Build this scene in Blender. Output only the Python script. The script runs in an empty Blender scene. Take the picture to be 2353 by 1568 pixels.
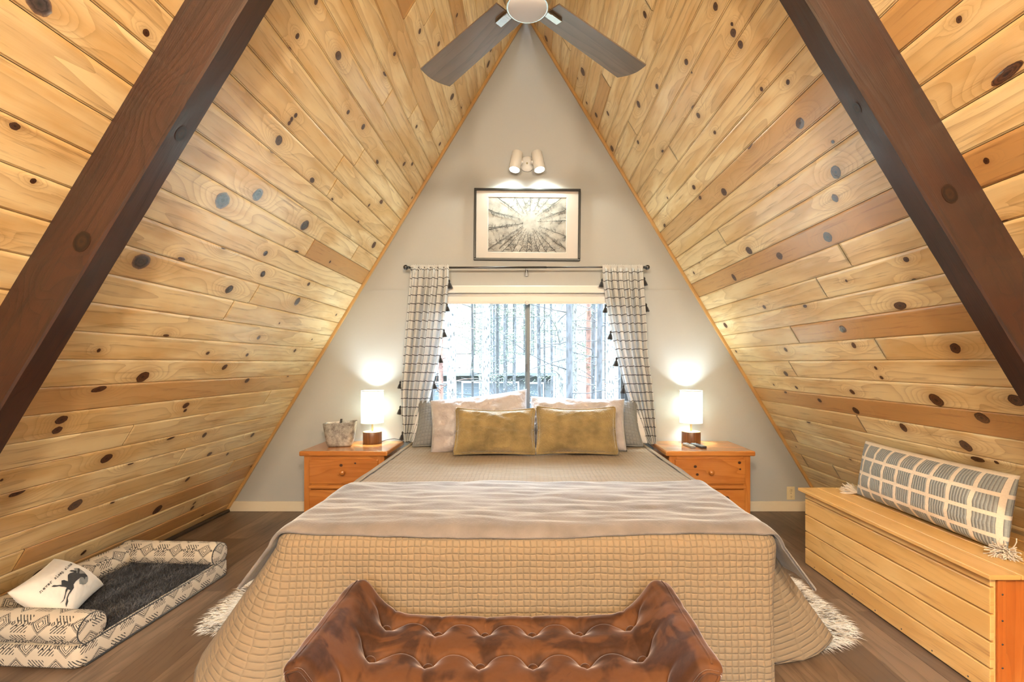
import bpy, bmesh, math, random
from mathutils import Vector, Matrix, noise
random.seed(7)
PI = math.pi
C = bpy.context.scene.collection
SC = bpy.context.scene

# ------------------------------------------------------------ camera
F = 1062.0            # focal length in pixels of the 2353 px wide frame
CAMH = 1.28
cd = bpy.data.cameras.new('camera'); cam = bpy.data.objects.new('camera', cd); C.objects.link(cam)
cam.location = (0, 0, CAMH); cam.rotation_euler = (PI/2, 0, 0)
cd.sensor_width = 36; cd.lens = F/2353*36
cd.shift_x = -(1210-1176.5)/2353; cd.shift_y = (835-784)/2353
cd.clip_start = 0.02; cd.clip_end = 300
SC.camera = cam

# ------------------------------------------------------------ colour management
SC.view_settings.view_transform = 'Standard'; SC.view_settings.look = 'None'
SC.view_settings.gamma = 1; SC.view_settings.use_curve_mapping = False
SC.view_settings.exposure = 1.42

# ------------------------------------------------------------ world: pale overcast sky
w = bpy.data.worlds.new('world'); SC.world = w; w.use_nodes = True
wn = w.node_tree.nodes; wl = w.node_tree.links
bg = wn['Background']
tc = wn.new('ShaderNodeTexCoord'); sep = wn.new('ShaderNodeSeparateXYZ'); wl.new(tc.outputs['Generated'], sep.inputs[0])
rmp = wn.new('ShaderNodeValToRGB'); wl.new(sep.outputs['Z'], rmp.inputs[0])
rmp.color_ramp.elements[0].position = 0.0; rmp.color_ramp.elements[0].color = (0.62, 0.68, 0.68, 1)
rmp.color_ramp.elements[1].position = 0.35; rmp.color_ramp.elements[1].color = (0.70, 0.86, 1.0, 1)
wl.new(rmp.outputs[0], bg.inputs[0])
mr = wn.new('ShaderNodeMapRange'); mr.interpolation_type = 'SMOOTHSTEP'      # overcast sky: bright overhead, dim near the horizon
mr.inputs[1].default_value = 0.20; mr.inputs[2].default_value = 0.55; mr.inputs[3].default_value = 1.05; mr.inputs[4].default_value = 24.0
wl.new(sep.outputs['Z'], mr.inputs[0]); wl.new(mr.outputs[0], bg.inputs[1])

# ------------------------------------------------------------ lights
def light(name, kind, loc, power, col, size=0.1, rot=None, parent=None, **kw):
    l = bpy.data.lights.new(name, kind); l.energy = power; l.color = col
    if kind == 'AREA':
        l.shape = 'RECTANGLE'; l.size = size; l.size_y = kw.get('sy', size)
    elif kind == 'SUN': l.angle = size
    else: l.shadow_soft_size = size
    if kind == 'SPOT': l.spot_size = kw.get('cone', 1.4); l.spot_blend = kw.get('blend', 0.4)
    o = bpy.data.objects.new(name, l); o.location = loc
    if rot: o.rotation_euler = rot
    if parent: o.parent = parent
    C.objects.link(o); return o
light('sun', 'SUN', (3, 20, 12), 2.0, (1.0, 0.96, 0.9), 0.02, (math.radians(38), 0, math.radians(215)))
p = light('window_portal', 'AREA', (0, 4.14, 1.32), 1, (1, 1, 1), 1.85, (-PI/2, 0, 0), sy=1.3); p.data.cycles.is_portal = True
p = light('added_rear_window_portal', 'AREA', (0, -3.14, 1.45), 1, (1, 1, 1), 2.0, (PI/2, 0, 0), sy=2.0); p.data.cycles.is_portal = True  # portal for sky light through the added, unseen rear window
# warm ceiling lamps of the loft behind the viewpoint
light('loft_lamp_left', 'POINT', (-0.72, -1.3, 2.68), 112, (1.0, 0.86, 0.65), 0.12)
light('loft_lamp_right', 'POINT', (0.74, -1.3, 2.68), 130, (1.0, 0.84, 0.61), 0.12)

# ------------------------------------------------------------ node material helper
class NT:
    def __init__(s, name):
        s.m = bpy.data.materials.new(name); s.m.use_nodes = True
        s.n = s.m.node_tree.nodes; s.l = s.m.node_tree.links
        s.b = s.n['Principled BSDF']; s.out = s.n['Material Output']
    def new(s, t, **kw):
        x = s.n.new(t)
        for k, v in kw.items(): setattr(x, k, v)
        return x
    def inp(s, sock, v):
        if hasattr(v, 'is_linked') or isinstance(v, bpy.types.NodeSocket): s.l.new(v, sock)
        elif v is not None: sock.default_value = v
    def math(s, op, a, b=None, c=None, clamp=False):
        x = s.new('ShaderNodeMath', operation=op); x.use_clamp = clamp
        s.inp(x.inputs[0], a)
        if b is not None: s.inp(x.inputs[1], b)
        if c is not None: s.inp(x.inputs[2], c)
        return x.outputs[0]
    def uv(s):
        x = s.new('ShaderNodeUVMap'); return x.outputs[0]
    def obj(s):
        return s.new('ShaderNodeTexCoord').outputs['Object']
    def attr(s, name):
        x = s.new('ShaderNodeAttribute'); x.attribute_name = name; return x
    def xyz(s, v):
        x = s.new('ShaderNodeSeparateXYZ'); s.l.new(v, x.inputs[0]); return x.outputs
    def comb(s, a, b, c=0.0):
        x = s.new('ShaderNodeCombineXYZ'); s.inp(x.inputs[0], a); s.inp(x.inputs[1], b); s.inp(x.inputs[2], c); return x.outputs[0]
    def scale(s, v, sc):
        x = s.new('ShaderNodeVectorMath', operation='MULTIPLY'); s.l.new(v, x.inputs[0]); x.inputs[1].default_value = sc; return x.outputs[0]
    def noise(s, v, scale=5, detail=2, rough=0.5, dist=0):
        x = s.new('ShaderNodeTexNoise'); s.l.new(v, x.inputs['Vector'])
        x.inputs['Scale'].default_value = scale; x.inputs['Detail'].default_value = detail
        x.inputs['Roughness'].default_value = rough; x.inputs['Distortion'].default_value = dist
        return x.outputs['Fac']
    def vor(s, v, scale=5, feature='F1', rnd=1):
        x = s.new('ShaderNodeTexVoronoi', feature=feature); s.l.new(v, x.inputs['Vector'])
        x.inputs['Scale'].default_value = scale; x.inputs['Randomness'].default_value = rnd
        return x
    def ramp(s, f, pts, interp='LINEAR'):
        x = s.new('ShaderNodeValToRGB'); s.inp(x.inputs[0], f); r = x.color_ramp; r.interpolation = interp
        while len(r.elements) > 1: r.elements.remove(r.elements[-1])
        for i, (p, c) in enumerate(pts):
            e = r.elements[0] if i == 0 else r.elements.new(p)
            e.position = p
            e.color = (c, c, c, 1) if not hasattr(c, '__len__') else (*c[:3], 1)
        return x.outputs[0]
    def mix(s, f, a, b, mode='MIX'):
        x = s.new('ShaderNodeMix', data_type='RGBA', blend_type=mode)
        s.inp(x.inputs[0], f)
        for i, v in ((6, a), (7, b)):
            if isinstance(v, tuple) and len(v) == 3: v = (*v, 1)
            s.inp(x.inputs[i], v)
        return x.outputs[2]
    def bump(s, h, strength=0.5, dist=0.01):
        x = s.new('ShaderNodeBump'); s.l.new(h, x.inputs['Height']); x.inputs['Strength'].default_value = strength
        x.inputs['Distance'].default_value = dist; s.l.new(x.outputs[0], s.b.inputs['Normal']); return x
    def set(s, col=None, rough=None, metal=None, **kw):
        if col is not None: s.inp(s.b.inputs['Base Color'], (*col, 1) if isinstance(col, tuple) and len(col) == 3 else col)
        if rough is not None: s.inp(s.b.inputs['Roughness'], rough)
        if metal is not None: s.inp(s.b.inputs['Metallic'], metal)
        for k, v in kw.items(): s.inp(s.b.inputs[k], v)
        return s

def plain(name, col, rough=0.5, metal=0.0, var=0.06, nscale=30, bump=0.0, **kw):
    t = NT(name); o = t.obj(); n = t.noise(o, nscale, 3)
    c = t.mix(n, tuple(max(0, x*(1-var)) for x in col), tuple(min(1, x*(1+var)) for x in col))
    t.set(c, rough, metal, **kw)
    if bump: t.bump(n, bump, 0.004)
    return t.m

# ---- wood: boards carry UV (metres along, metres across) and attributes tone / warp / knot
def wood(name, light_c, mid_c, dark_c, rings=13, warp_amp=1.0, low_amp=9.0, heart=None, bstr=0.12, rough=0.34, coat=0.25, tone_amt=0.55, streak=0.0, attrs=True, ring_str=0.5):
    t = NT(name); uv = t.uv(); s = t.xyz(uv)
    if attrs: tone = t.attr('tone').outputs['Fac']; warp = t.attr('warp').outputs['Fac']; knot = t.attr('knot').outputs['Fac']
    else: tone = 0.5; warp = 0.0; knot = 0.0
    zoff = t.math('MULTIPLY', tone, 37.0)
    low = t.noise(t.comb(t.math('MULTIPLY', s[0], 0.9), t.math('MULTIPLY', s[1], 6.0), zoff), 1.0, 1.5, 0.45)
    g = t.math('ADD', t.math('MULTIPLY', low, low_amp), t.math('MULTIPLY', s[1], float(rings)))
    g = t.math('ADD', g, t.math('MULTIPLY', warp, 5.0*warp_amp))
    ring = t.math('FRACT', g)
    ring = t.math('POWER', ring, 3.5)
    fib = t.noise(t.comb(t.math('MULTIPLY', s[0], 5.0), t.math('MULTIPLY', s[1], 420.0), zoff), 1.0, 2, 0.6)
    mott = t.noise(t.comb(t.math('MULTIPLY', s[0], 2.3), t.math('MULTIPLY', s[1], 9.0), zoff), 1.0, 3, 0.55)
    base = t.mix(t.math('MULTIPLY', tone, tone_amt), light_c, mid_c)
    base = t.mix(t.ramp(mott, [(0.42, 0.0), (0.62, 0.85)]), base, mid_c)
    if heart: base = t.mix(t.ramp(tone, [(0.70, 0.0), (0.95, 0.85)]), base, heart)
    f = t.math('MULTIPLY', ring, ring_str)
    f = t.math('ADD', f, t.math('MULTIPLY', t.math('SUBTRACT', fib, 0.5), 0.35), clamp=True)
    base = t.mix(f, base, tuple(a*0.55+b*0.45 for a, b in zip(mid_c, dark_c)))
    if streak:
        st = t.noise(t.comb(t.math('MULTIPLY', s[0], 3.0), t.math('MULTIPLY', s[1], 60.0), zoff), 1.0, 4, 0.7)
        base = t.mix(t.math('MULTIPLY', t.ramp(st, [(0.56, 0.0), (0.70, 1.0)]), streak), base, dark_c)
    if attrs:
        base = t.mix(t.math('MULTIPLY', knot, 0.75, clamp=True), base, tuple(a*0.35+b*0.65 for a, b in zip(mid_c, dark_c)))
    t.set(base, rough, 0.0); t.b.inputs['Coat Weight'].default_value = coat; t.b.inputs['Coat Roughness'].default_value = 0.22
    t.bump(t.math('ADD', ring, t.math('MULTIPLY', fib, 0.8)), bstr, 0.002)
    return t.m

M = {}
M['pine'] = wood('pine_boards', (0.88, 0.74, 0.46), (0.66, 0.44, 0.19), (0.17, 0.06, 0.02), streak=0.5, ring_str=0.5, tone_amt=0.75, low_amp=6.0, heart=(0.50, 0.27, 0.10))
M['pine_trim'] = wood('pine_trim', (0.62, 0.38, 0.15), (0.5, 0.28, 0.09), (0.22, 0.09, 0.03), attrs=False, ring_str=0.3)
M['floor'] = wood('vinyl_planks', (0.22, 0.15, 0.10), (0.11, 0.07, 0.045), (0.05, 0.027, 0.016), rings=22, rough=0.42, coat=0.1, tone_amt=1.0, streak=0.85)
M['beam'] = wood('stained_beam', (0.042, 0.010, 0.0013), (0.022, 0.005, 0.0009), (0.005, 0.002, 0.001), rings=25, rough=0.6, coat=0.4, bstr=0.5, streak=0.6, ring_str=0.6)
M['stand'] = wood('honey_pine', (0.60, 0.25, 0.06), (0.42, 0.145, 0.03), (0.16, 0.04, 0.01), rings=11, rough=0.24, coat=0.6, streak=0.2)
M['box'] = wood('bench_pine', (0.78, 0.50, 0.20), (0.64, 0.36, 0.11), (0.28, 0.10, 0.03), rings=9, rough=0.4, coat=0.2, streak=0.5, ring_str=0.3)
M['ply'] = wood('red_plywood', (0.62, 0.21, 0.045), (0.50, 0.13, 0.02), (0.22, 0.05, 0.01), rings=8, rough=0.35, coat=0.3, streak=0.2)
M['beam'].node_tree.nodes['Principled BSDF'].inputs['Coat Roughness'].default_value = 0.2
M['walnut'] = wood('dark_striped_wood', (0.20, 0.085, 0.03), (0.12, 0.045, 0.015), (0.02, 0.008, 0.004), rings=70, rough=0.4, coat=0.1, streak=0.9, attrs=False, ring_str=0.8)
M['blade'] = wood('grey_walnut_laminate', (0.235, 0.175, 0.125), (0.17, 0.12, 0.085), (0.06, 0.038, 0.025), rings=28, rough=0.36, coat=0.35, streak=0.3, attrs=False, ring_str=0.55)
M['knot'] = None
def knot_mat():
    t = NT('pine_knot'); k = t.attr('kr').outputs['Fac']; g = t.attr('kg').outputs['Fac']
    n = t.noise(t.obj(), 160, 3)
    r = t.math('ADD', k, t.math('MULTIPLY', t.math('SUBTRACT', n, 0.5), 0.35))
    c1 = t.ramp(r, [(0.0, (0.008, 0.003, 0.002)), (0.22, (0.035, 0.010, 0.004)), (0.4, (0.10, 0.035, 0.014)), (0.55, (0.035, 0.012, 0.005)), (0.7, (0.12, 0.045, 0.018)), (0.88, (0.02, 0.007, 0.004)), (1.0, (0.18, 0.08, 0.03))])
    c2 = t.ramp(r, [(0.0, (0.02, 0.017, 0.018)), (0.45, (0.07, 0.045, 0.04)), (0.6, (0.03, 0.02, 0.02)), (0.85, (0.11, 0.07, 0.06)), (1.0, (0.24, 0.14, 0.08))])
    t.set(t.mix(g, c1, c2), t.math('MULTIPLY_ADD', g, -0.12, 0.38)); t.b.inputs['Coat Weight'].default_value = 0.4
    t.bump(n, 0.3, 0.002); return t.m
M['knot'] = knot_mat()
M['gap'] = plain('dark_gap', (0.10, 0.05, 0.02), 0.8)
M['wall'] = plain('painted_wall', (0.43, 0.435, 0.43), 0.62, var=0.02, nscale=60, bump=0.06)
M['white'] = plain('white_paint', (0.72, 0.70, 0.68), 0.4, var=0.02)
M['cream'] = plain('cream_trim', (0.72, 0.64, 0.50), 0.45, var=0.02)
M['ivory'] = plain('ivory_plastic', (0.72, 0.62, 0.40), 0.35, var=0.01)
M['alu'] = plain('aluminium_frame', (0.13, 0.14, 0.15), 0.45, 0.4, var=0.05)
M['chrome'] = plain('brushed_nickel', (0.50, 0.49, 0.47), 0.22, 1.0, var=0.04)
M['black'] = plain('black_satin', (0.012, 0.011, 0.010), 0.35, var=0.2)
M['darkmetal'] = plain('dark_metal', (0.09, 0.09, 0.095), 0.3, 0.8, var=0.1)
M['brass'] = plain('pale_brass', (0.72, 0.60, 0.34), 0.3, 0.9, var=0.04)
M['plastic_grey'] = plain('grey_plastic', (0.30, 0.31, 0.33), 0.35, var=0.1)
M['plastic_dark'] = plain('dark_plastic', (0.05, 0.05, 0.055), 0.4, var=0.1)
M['shoe'] = plain('dark_moulding', (0.05, 0.035, 0.025), 0.5, var=0.2)

def emis(name, col, strength, base=(0.9, 0.9, 0.88)):
    t = NT(name); t.set(base, 0.5); t.b.inputs['Emission Color'].default_value = (*col, 1); t.b.inputs['Emission Strength'].default_value = strength
    return t.m
M['bulb'] = emis('lit_bulb', (0.92, 1.0, 0.93), 25)
M['opal'] = emis('opal_glass', (1.0, 0.95, 0.92), 0.03, (0.58, 0.58, 0.59))
def shade_mat():
    t = NT('lit_shade_fabric'); n = t.noise(t.scale(t.obj(), (300, 300, 300)), 1, 1)
    t.set(t.mix(n, (0.90, 0.91, 0.87), (0.95, 0.96, 0.92)), 0.8)
    tr = t.new('ShaderNodeBsdfTranslucent'); tr.inputs[0].default_value = (0.97, 1.0, 0.95, 1)
    mx = t.new('ShaderNodeMixShader'); mx.inputs[0].default_value = 0.55
    t.l.new(t.b.outputs[0], mx.inputs[1]); t.l.new(tr.outputs[0], mx.inputs[2]); t.l.new(mx.outputs[0], t.out.inputs[0])
    return t.m
M['shade'] = shade_mat()
def glass_mat():
    t = NT('window_glass'); tr = t.new('ShaderNodeBsdfTransparent'); tr.inputs[0].default_value = (0.96, 0.98, 0.98, 1)
    gl = t.new('ShaderNodeBsdfGlossy'); gl.inputs['Roughness'].default_value = 0.02
    fr = t.new('ShaderNodeFresnel'); fr.inputs[0].default_value = 1.45
    mx = t.new('ShaderNodeMixShader'); t.l.new(t.math('MULTIPLY', fr.outputs[0], 0.6), mx.inputs[0])
    t.l.new(tr.outputs[0], mx.inputs[1]); t.l.new(gl.outputs[0], mx.inputs[2]); t.l.new(mx.outputs[0], t.out.inputs[0])
    return t.m
M['glass'] = glass_mat()

# quilting: stitched squares from UV in metres
def quilt_mat(name, col, cell=0.025, amt=0.004, rough=0.9, sheen=0.08):
    t = NT(name); s = t.xyz(t.uv())
    def tri(x):
        f = t.math('FRACT', t.math('DIVIDE', x, cell))
        return t.math('ABSOLUTE', t.math('SUBTRACT', f, 0.5))          # .5 at the seam
    wob = t.noise(t.uv(), 14, 2); wob = t.math('MULTIPLY', t.math('SUBTRACT', wob, 0.5), 0.012)
    a = tri(t.math('ADD', s[0], wob)); b = tri(t.math('ADD', s[1], wob))
    pa = t.math('SUBTRACT', 1.0, t.math('POWER', t.math('MULTIPLY', a, 2.0), 4.0))
    pb = t.math('SUBTRACT', 1.0, t.math('POWER', t.math('MULTIPLY', b, 2.0), 4.0))
    puff = t.math('MULTIPLY', pa, pb)
    fine = t.noise(t.uv(), 220, 2); cr = t.noise(t.uv(), 45, 3)
    h = t.math('ADD', puff, t.math('ADD', t.math('MULTIPLY', cr, 0.5), t.math('MULTIPLY', fine, 0.06)))
    seam = t.ramp(t.math('MAXIMUM', a, b), [(0.44, 0.0), (0.49, 1.0)])
    c = t.mix(t.math('MULTIPLY', seam, 0.14), col, tuple(x*0.55 for x in col))
    t.set(c, rough, 0.0); t.b.inputs['Sheen Weight'].default_value = sheen; t.b.inputs['Sheen Roughness'].default_value = 0.4
    t.bump(h, 0.9, amt); return t.m
M['quilt'] = quilt_mat('quilted_coverlet', (0.265, 0.195, 0.125))
M['sham'] = quilt_mat('quilted_sham', (0.20, 0.205, 0.215), cell=0.028)

def cloth(name, col, rough=0.85, sheen=0.5, nscale=60, bump=0.4, bdist=0.004, var=0.08, wscale=0, sheen_rough=0.4):
    t = NT(name); n = t.noise(t.obj(), nscale, 4, 0.6); lowv = t.noise(t.obj(), 9, 3)
    c = t.mix(t.ramp(lowv, [(0.35, 0), (0.65, 1)]), tuple(x*(1-var) for x in col), tuple(min(1, x*(1+var)) for x in col))
    t.set(c, rough); t.b.inputs['Sheen Weight'].default_value = sheen; t.b.inputs['Sheen Roughness'].default_value = sheen_rough
    t.bump(n, bump, bdist); return t.m
M['throw'] = cloth('plush_throw', (0.195, 0.172, 0.165), sheen=0.6, nscale=120, bump=0.6, bdist=0.004, var=0.14, sheen_rough=0.35)
M['linen'] = cloth('pale_satin_case', (0.42, 0.385, 0.40), rough=0.42, sheen=0.2, nscale=9, bump=0.8, bdist=0.03, var=0.04)
M['sheet'] = cloth('white_sheet', (0.78, 0.78, 0.80), nscale=20, bump=0.4, bdist=0.01, var=0.02)
M['canvas'] = cloth('white_canvas', (0.74, 0.70, 0.65), nscale=40, bump=0.3, var=0.03)
M['mattress'] = cloth('mattress_ticking', (0.7, 0.68, 0.65))
M['fur_yellow'] = cloth('mustard_plush', (0.24, 0.175, 0.075), sheen=0.8, nscale=95, bump=0.9, bdist=0.007, var=0.28)
def velvet():
    t = NT('brown_velvet'); o = t.obj()
    n1 = t.noise(o, 5.5, 3, 0.55, 1.2); n2 = t.noise(o, 60, 3)
    c = t.mix(t.ramp(n1, [(0.44, 0.0), (0.53, 1.0)]), (0.022, 0.007, 0.003), (0.095, 0.036, 0.012))
    c = t.mix(t.math('MULTIPLY', n2, 0.35), c, (0.17, 0.066, 0.026))
    t.set(c, 0.7); t.b.inputs['Specular IOR Level'].default_value = 0.25; t.b.inputs['Sheen Weight'].default_value = 0.6; t.b.inputs['Sheen Roughness'].default_value = 0.3
    t.b.inputs['Sheen Tint'].default_value = (0.95, 0.85, 0.9, 1)
    t.bump(n2, 0.15, 0.002); return t.m
M['velvet'] = velvet()
def curtain_mat():
    t = NT('striped_curtain_cloth'); s = t.xyz(t.uv())
    n = t.noise(t.comb(t.math('MULTIPLY', s[0], 9.0), t.math('MULTIPLY', s[1], 2.0)), 1.0, 2)
    v = t.math('ADD', s[1], t.math('MULTIPLY', t.math('SUBTRACT', n, 0.5), 0.02))
    f = t.math('FRACT', t.math('DIVIDE', v, 0.072))
    line = t.math('LESS_THAN', f, 0.075)
    slub = t.noise(t.comb(t.math('MULTIPLY', s[0], 30.0), t.math('MULTIPLY', s[1], 400.0)), 1.0, 2)
    c = t.mix(line, t.mix(slub, (0.72, 0.73, 0.74), (0.80, 0.81, 0.82)), (0.015, 0.015, 0.02))
    t.set(c, 0.85)
    tr = t.new('ShaderNodeBsdfTranslucent'); t.l.new(c, tr.inputs[0])
    mx = t.new('ShaderNodeMixShader'); mx.inputs[0].default_value = 0.34
    t.l.new(t.b.outputs[0], mx.inputs[1]); t.l.new(tr.outputs[0], mx.inputs[2]); t.l.new(mx.outputs[0], t.out.inputs[0])
    t.bump(slub, 0.25, 0.001); return t.m
M['curtain'] = curtain_mat()
M['tassel'] = cloth('black_yarn', (0.022, 0.022, 0.026), nscale=300, bump=0.8)
M['yarn'] = cloth('cream_yarn', (0.72, 0.62, 0.52), nscale=200, bump=0.8)
def galv():
    t = NT('mottled_silver_felt'); o = t.obj(); n = t.noise(o, 22, 4, 0.65); f = t.noise(o, 260, 2)
    c = t.ramp(t.math('MULTIPLY_ADD', f, 0.35, t.math('MULTIPLY', n, 0.8)), [(0.42, (0.16, 0.145, 0.13)), (0.62, (0.42, 0.41, 0.39)), (0.8, (0.62, 0.62, 0.60))])
    t.set(c, 0.42, 0.35); t.bump(f, 0.3, 0.001); return t.m
M['galv'] = galv()
# black-on-cream geometric print
def tribal():
    t = NT('geometric_print_canvas'); s = t.xyz(t.uv()); cell = 0.088
    x = t.math('DIVIDE', s[0], cell); y = t.math('DIVIDE', s[1], cell)
    row = t.math('FLOOR', y); x = t.math('ADD', x, t.math('MULTIPLY', row, 0.5))
    col = t.math('FLOOR', x)
    fx = t.math('ABSOLUTE', t.math('SUBTRACT', t.math('FRACT', x), 0.5)); fy = t.math('ABSOLUTE', t.math('SUBTRACT', t.math('FRACT', y), 0.5))
    d = t.math('ADD', fx, fy)
    L = lambda a, b: t.math('LESS_THAN', a, b)
    G = lambda a, b: t.math('GREATER_THAN', a, b)
    mul = lambda a, b: t.math('MULTIPLY', a, b)
    rings = mul(L(t.math('FRACT', mul(d, 8.5)), 0.40), G(d, 0.06))
    teeth = mul(L(t.math('FRACT', mul(t.math('SUBTRACT', fx, fy), 13.0)), 0.5), mul(G(d, 0.40), L(d, 0.50)))
    par = t.math('FRACT', t.math('MULTIPLY', t.math('ADD', col, row), 0.5))
    par = G(par, 0.25)
    # hatched arrows in every second cell
    hatch = mul(L(t.math('FRACT', mul(t.math('ADD', t.math('FRACT', x), t.math('MULTIPLY', fy, 1.0)), 6.0)), 0.38), L(t.math('MAXIMUM', fx, fy), 0.40))
    tri = mul(L(t.math('ABSOLUTE', t.math('SUBTRACT', fx, 0.17)), mul(fy, 0.6)), L(fy, 0.13))
    dots = mul(L(t.math('MAXIMUM', t.math('ABSOLUTE', t.math('SUBTRACT', fx, 0.44)), t.math('ABSOLUTE', t.math('SUBTRACT', fy, 0.03))), 0.035), 1.0)
    a = t.math('MAXIMUM', mul(rings, L(d, 0.40)), teeth)
    b = t.math('MAXIMUM', hatch, tri)
    sel = t.math('ADD', mul(par, a), mul(t.math('SUBTRACT', 1.0, par), b))
    sel = t.math('MAXIMUM', sel, dots, clamp=True)
    edge = t.noise(t.uv(), 120, 2)
    sel = t.math('MULTIPLY', sel, t.ramp(edge, [(0.3, 0.55), (0.5, 1.0)]))
    n = t.noise(t.uv(), 300, 2)
    t.set(t.mix(sel, (0.54, 0.475, 0.39), (0.035, 0.033, 0.035)), 0.85); t.bump(n, 0.3, 0.001); return t.m
M['tribal'] = tribal()
def bolster_mat():
    t = NT('woven_grid_cloth'); s = t.xyz(t.uv()); cx, cy = 0.098, 0.088
    x = t.math('FRACT', t.math('DIVIDE', s[0], cx)); y = t.math('FRACT', t.math('DIVIDE', s[1], cy))
    ax = t.math('ABSOLUTE', t.math('SUBTRACT', x, 0.5)); ay = t.math('ABSOLUTE', t.math('SUBTRACT', y, 0.5))
    ins = t.math('MULTIPLY', t.math('LESS_THAN', ax, 0.405), t.math('LESS_THAN', ay, 0.40))
    rib = t.math('FRACT', t.math('MULTIPLY', t.math('SUBTRACT', x, 0.5), 7.4)); rr = t.math('ABSOLUTE', t.math('SUBTRACT', rib, 0.5))
    n = t.noise(t.uv(), 160, 2)
    bead = t.math('ABSOLUTE', t.math('SINE', t.math('MULTIPLY', s[1], 620.0)))
    yarn = t.mix(n, (0.27, 0.30, 0.315), (0.40, 0.42, 0.42))
    yarn = t.mix(t.ramp(t.math('ADD', rr, t.math('MULTIPLY', bead, 0.12)), [(0.36, 0.0), (0.48, 0.5)]), yarn, (0.09, 0.07, 0.06))
    c = t.mix(ins, t.mix(n, (0.66, 0.57, 0.47), (0.80, 0.72, 0.62)), yarn)
    t.set(c, 0.9); h = t.math('ADD', t.math('MULTIPLY', ins, t.math('SUBTRACT', 1.2, t.math('MULTIPLY', rr, 2.0))), t.math('MULTIPLY', n, 0.5))
    t.bump(h, 0.8, 0.004); return t.m
M['woven'] = bolster_mat()
def hair_mat(name, pts):
    t = NT(name); a = t.attr('hc').outputs['Fac']; t.set(t.ramp(a, pts), 0.6); return t.m
M['rugfur'] = hair_mat('shaggy_fur', [(0.0, (0.04, 0.03, 0.025)), (0.28, (0.16, 0.11, 0.07)), (0.42, (0.55, 0.45, 0.34)), (0.6, (0.74, 0.69, 0.62)), (1.0, (0.82, 0.80, 0.77))])
M['matfur'] = hair_mat('charcoal_plush', [(0.0, (0.02, 0.02, 0.024)), (0.6, (0.07, 0.07, 0.08)), (1.0, (0.17, 0.17, 0.19))])
M['print'] = plain('black_print', (0.035, 0.037, 0.042), 0.8, var=0.4, nscale=120)
M['printgrey'] = plain('grey_print', (0.24, 0.25, 0.25), 0.85, var=0.15)
M['ink'] = plain('ink', (0.045, 0.042, 0.04), 0.9, var=0.3)
M['inkgrey'] = plain('ink_wash', (0.24, 0.23, 0.215), 0.9, var=0.2)
def paper():
    t = NT('drawing_paper'); n = t.noise(t.obj(), 9, 4, 0.6); t.set(t.ramp(n, [(0.3, (0.26, 0.25, 0.235)), (0.5, (0.42, 0.41, 0.39)), (0.72, (0.54, 0.53, 0.50))]), 0.8); return t.m
M['paper'] = paper()
M['mat'] = plain('mat_board', (0.60, 0.56, 0.53), 0.8, var=0.01)

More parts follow.
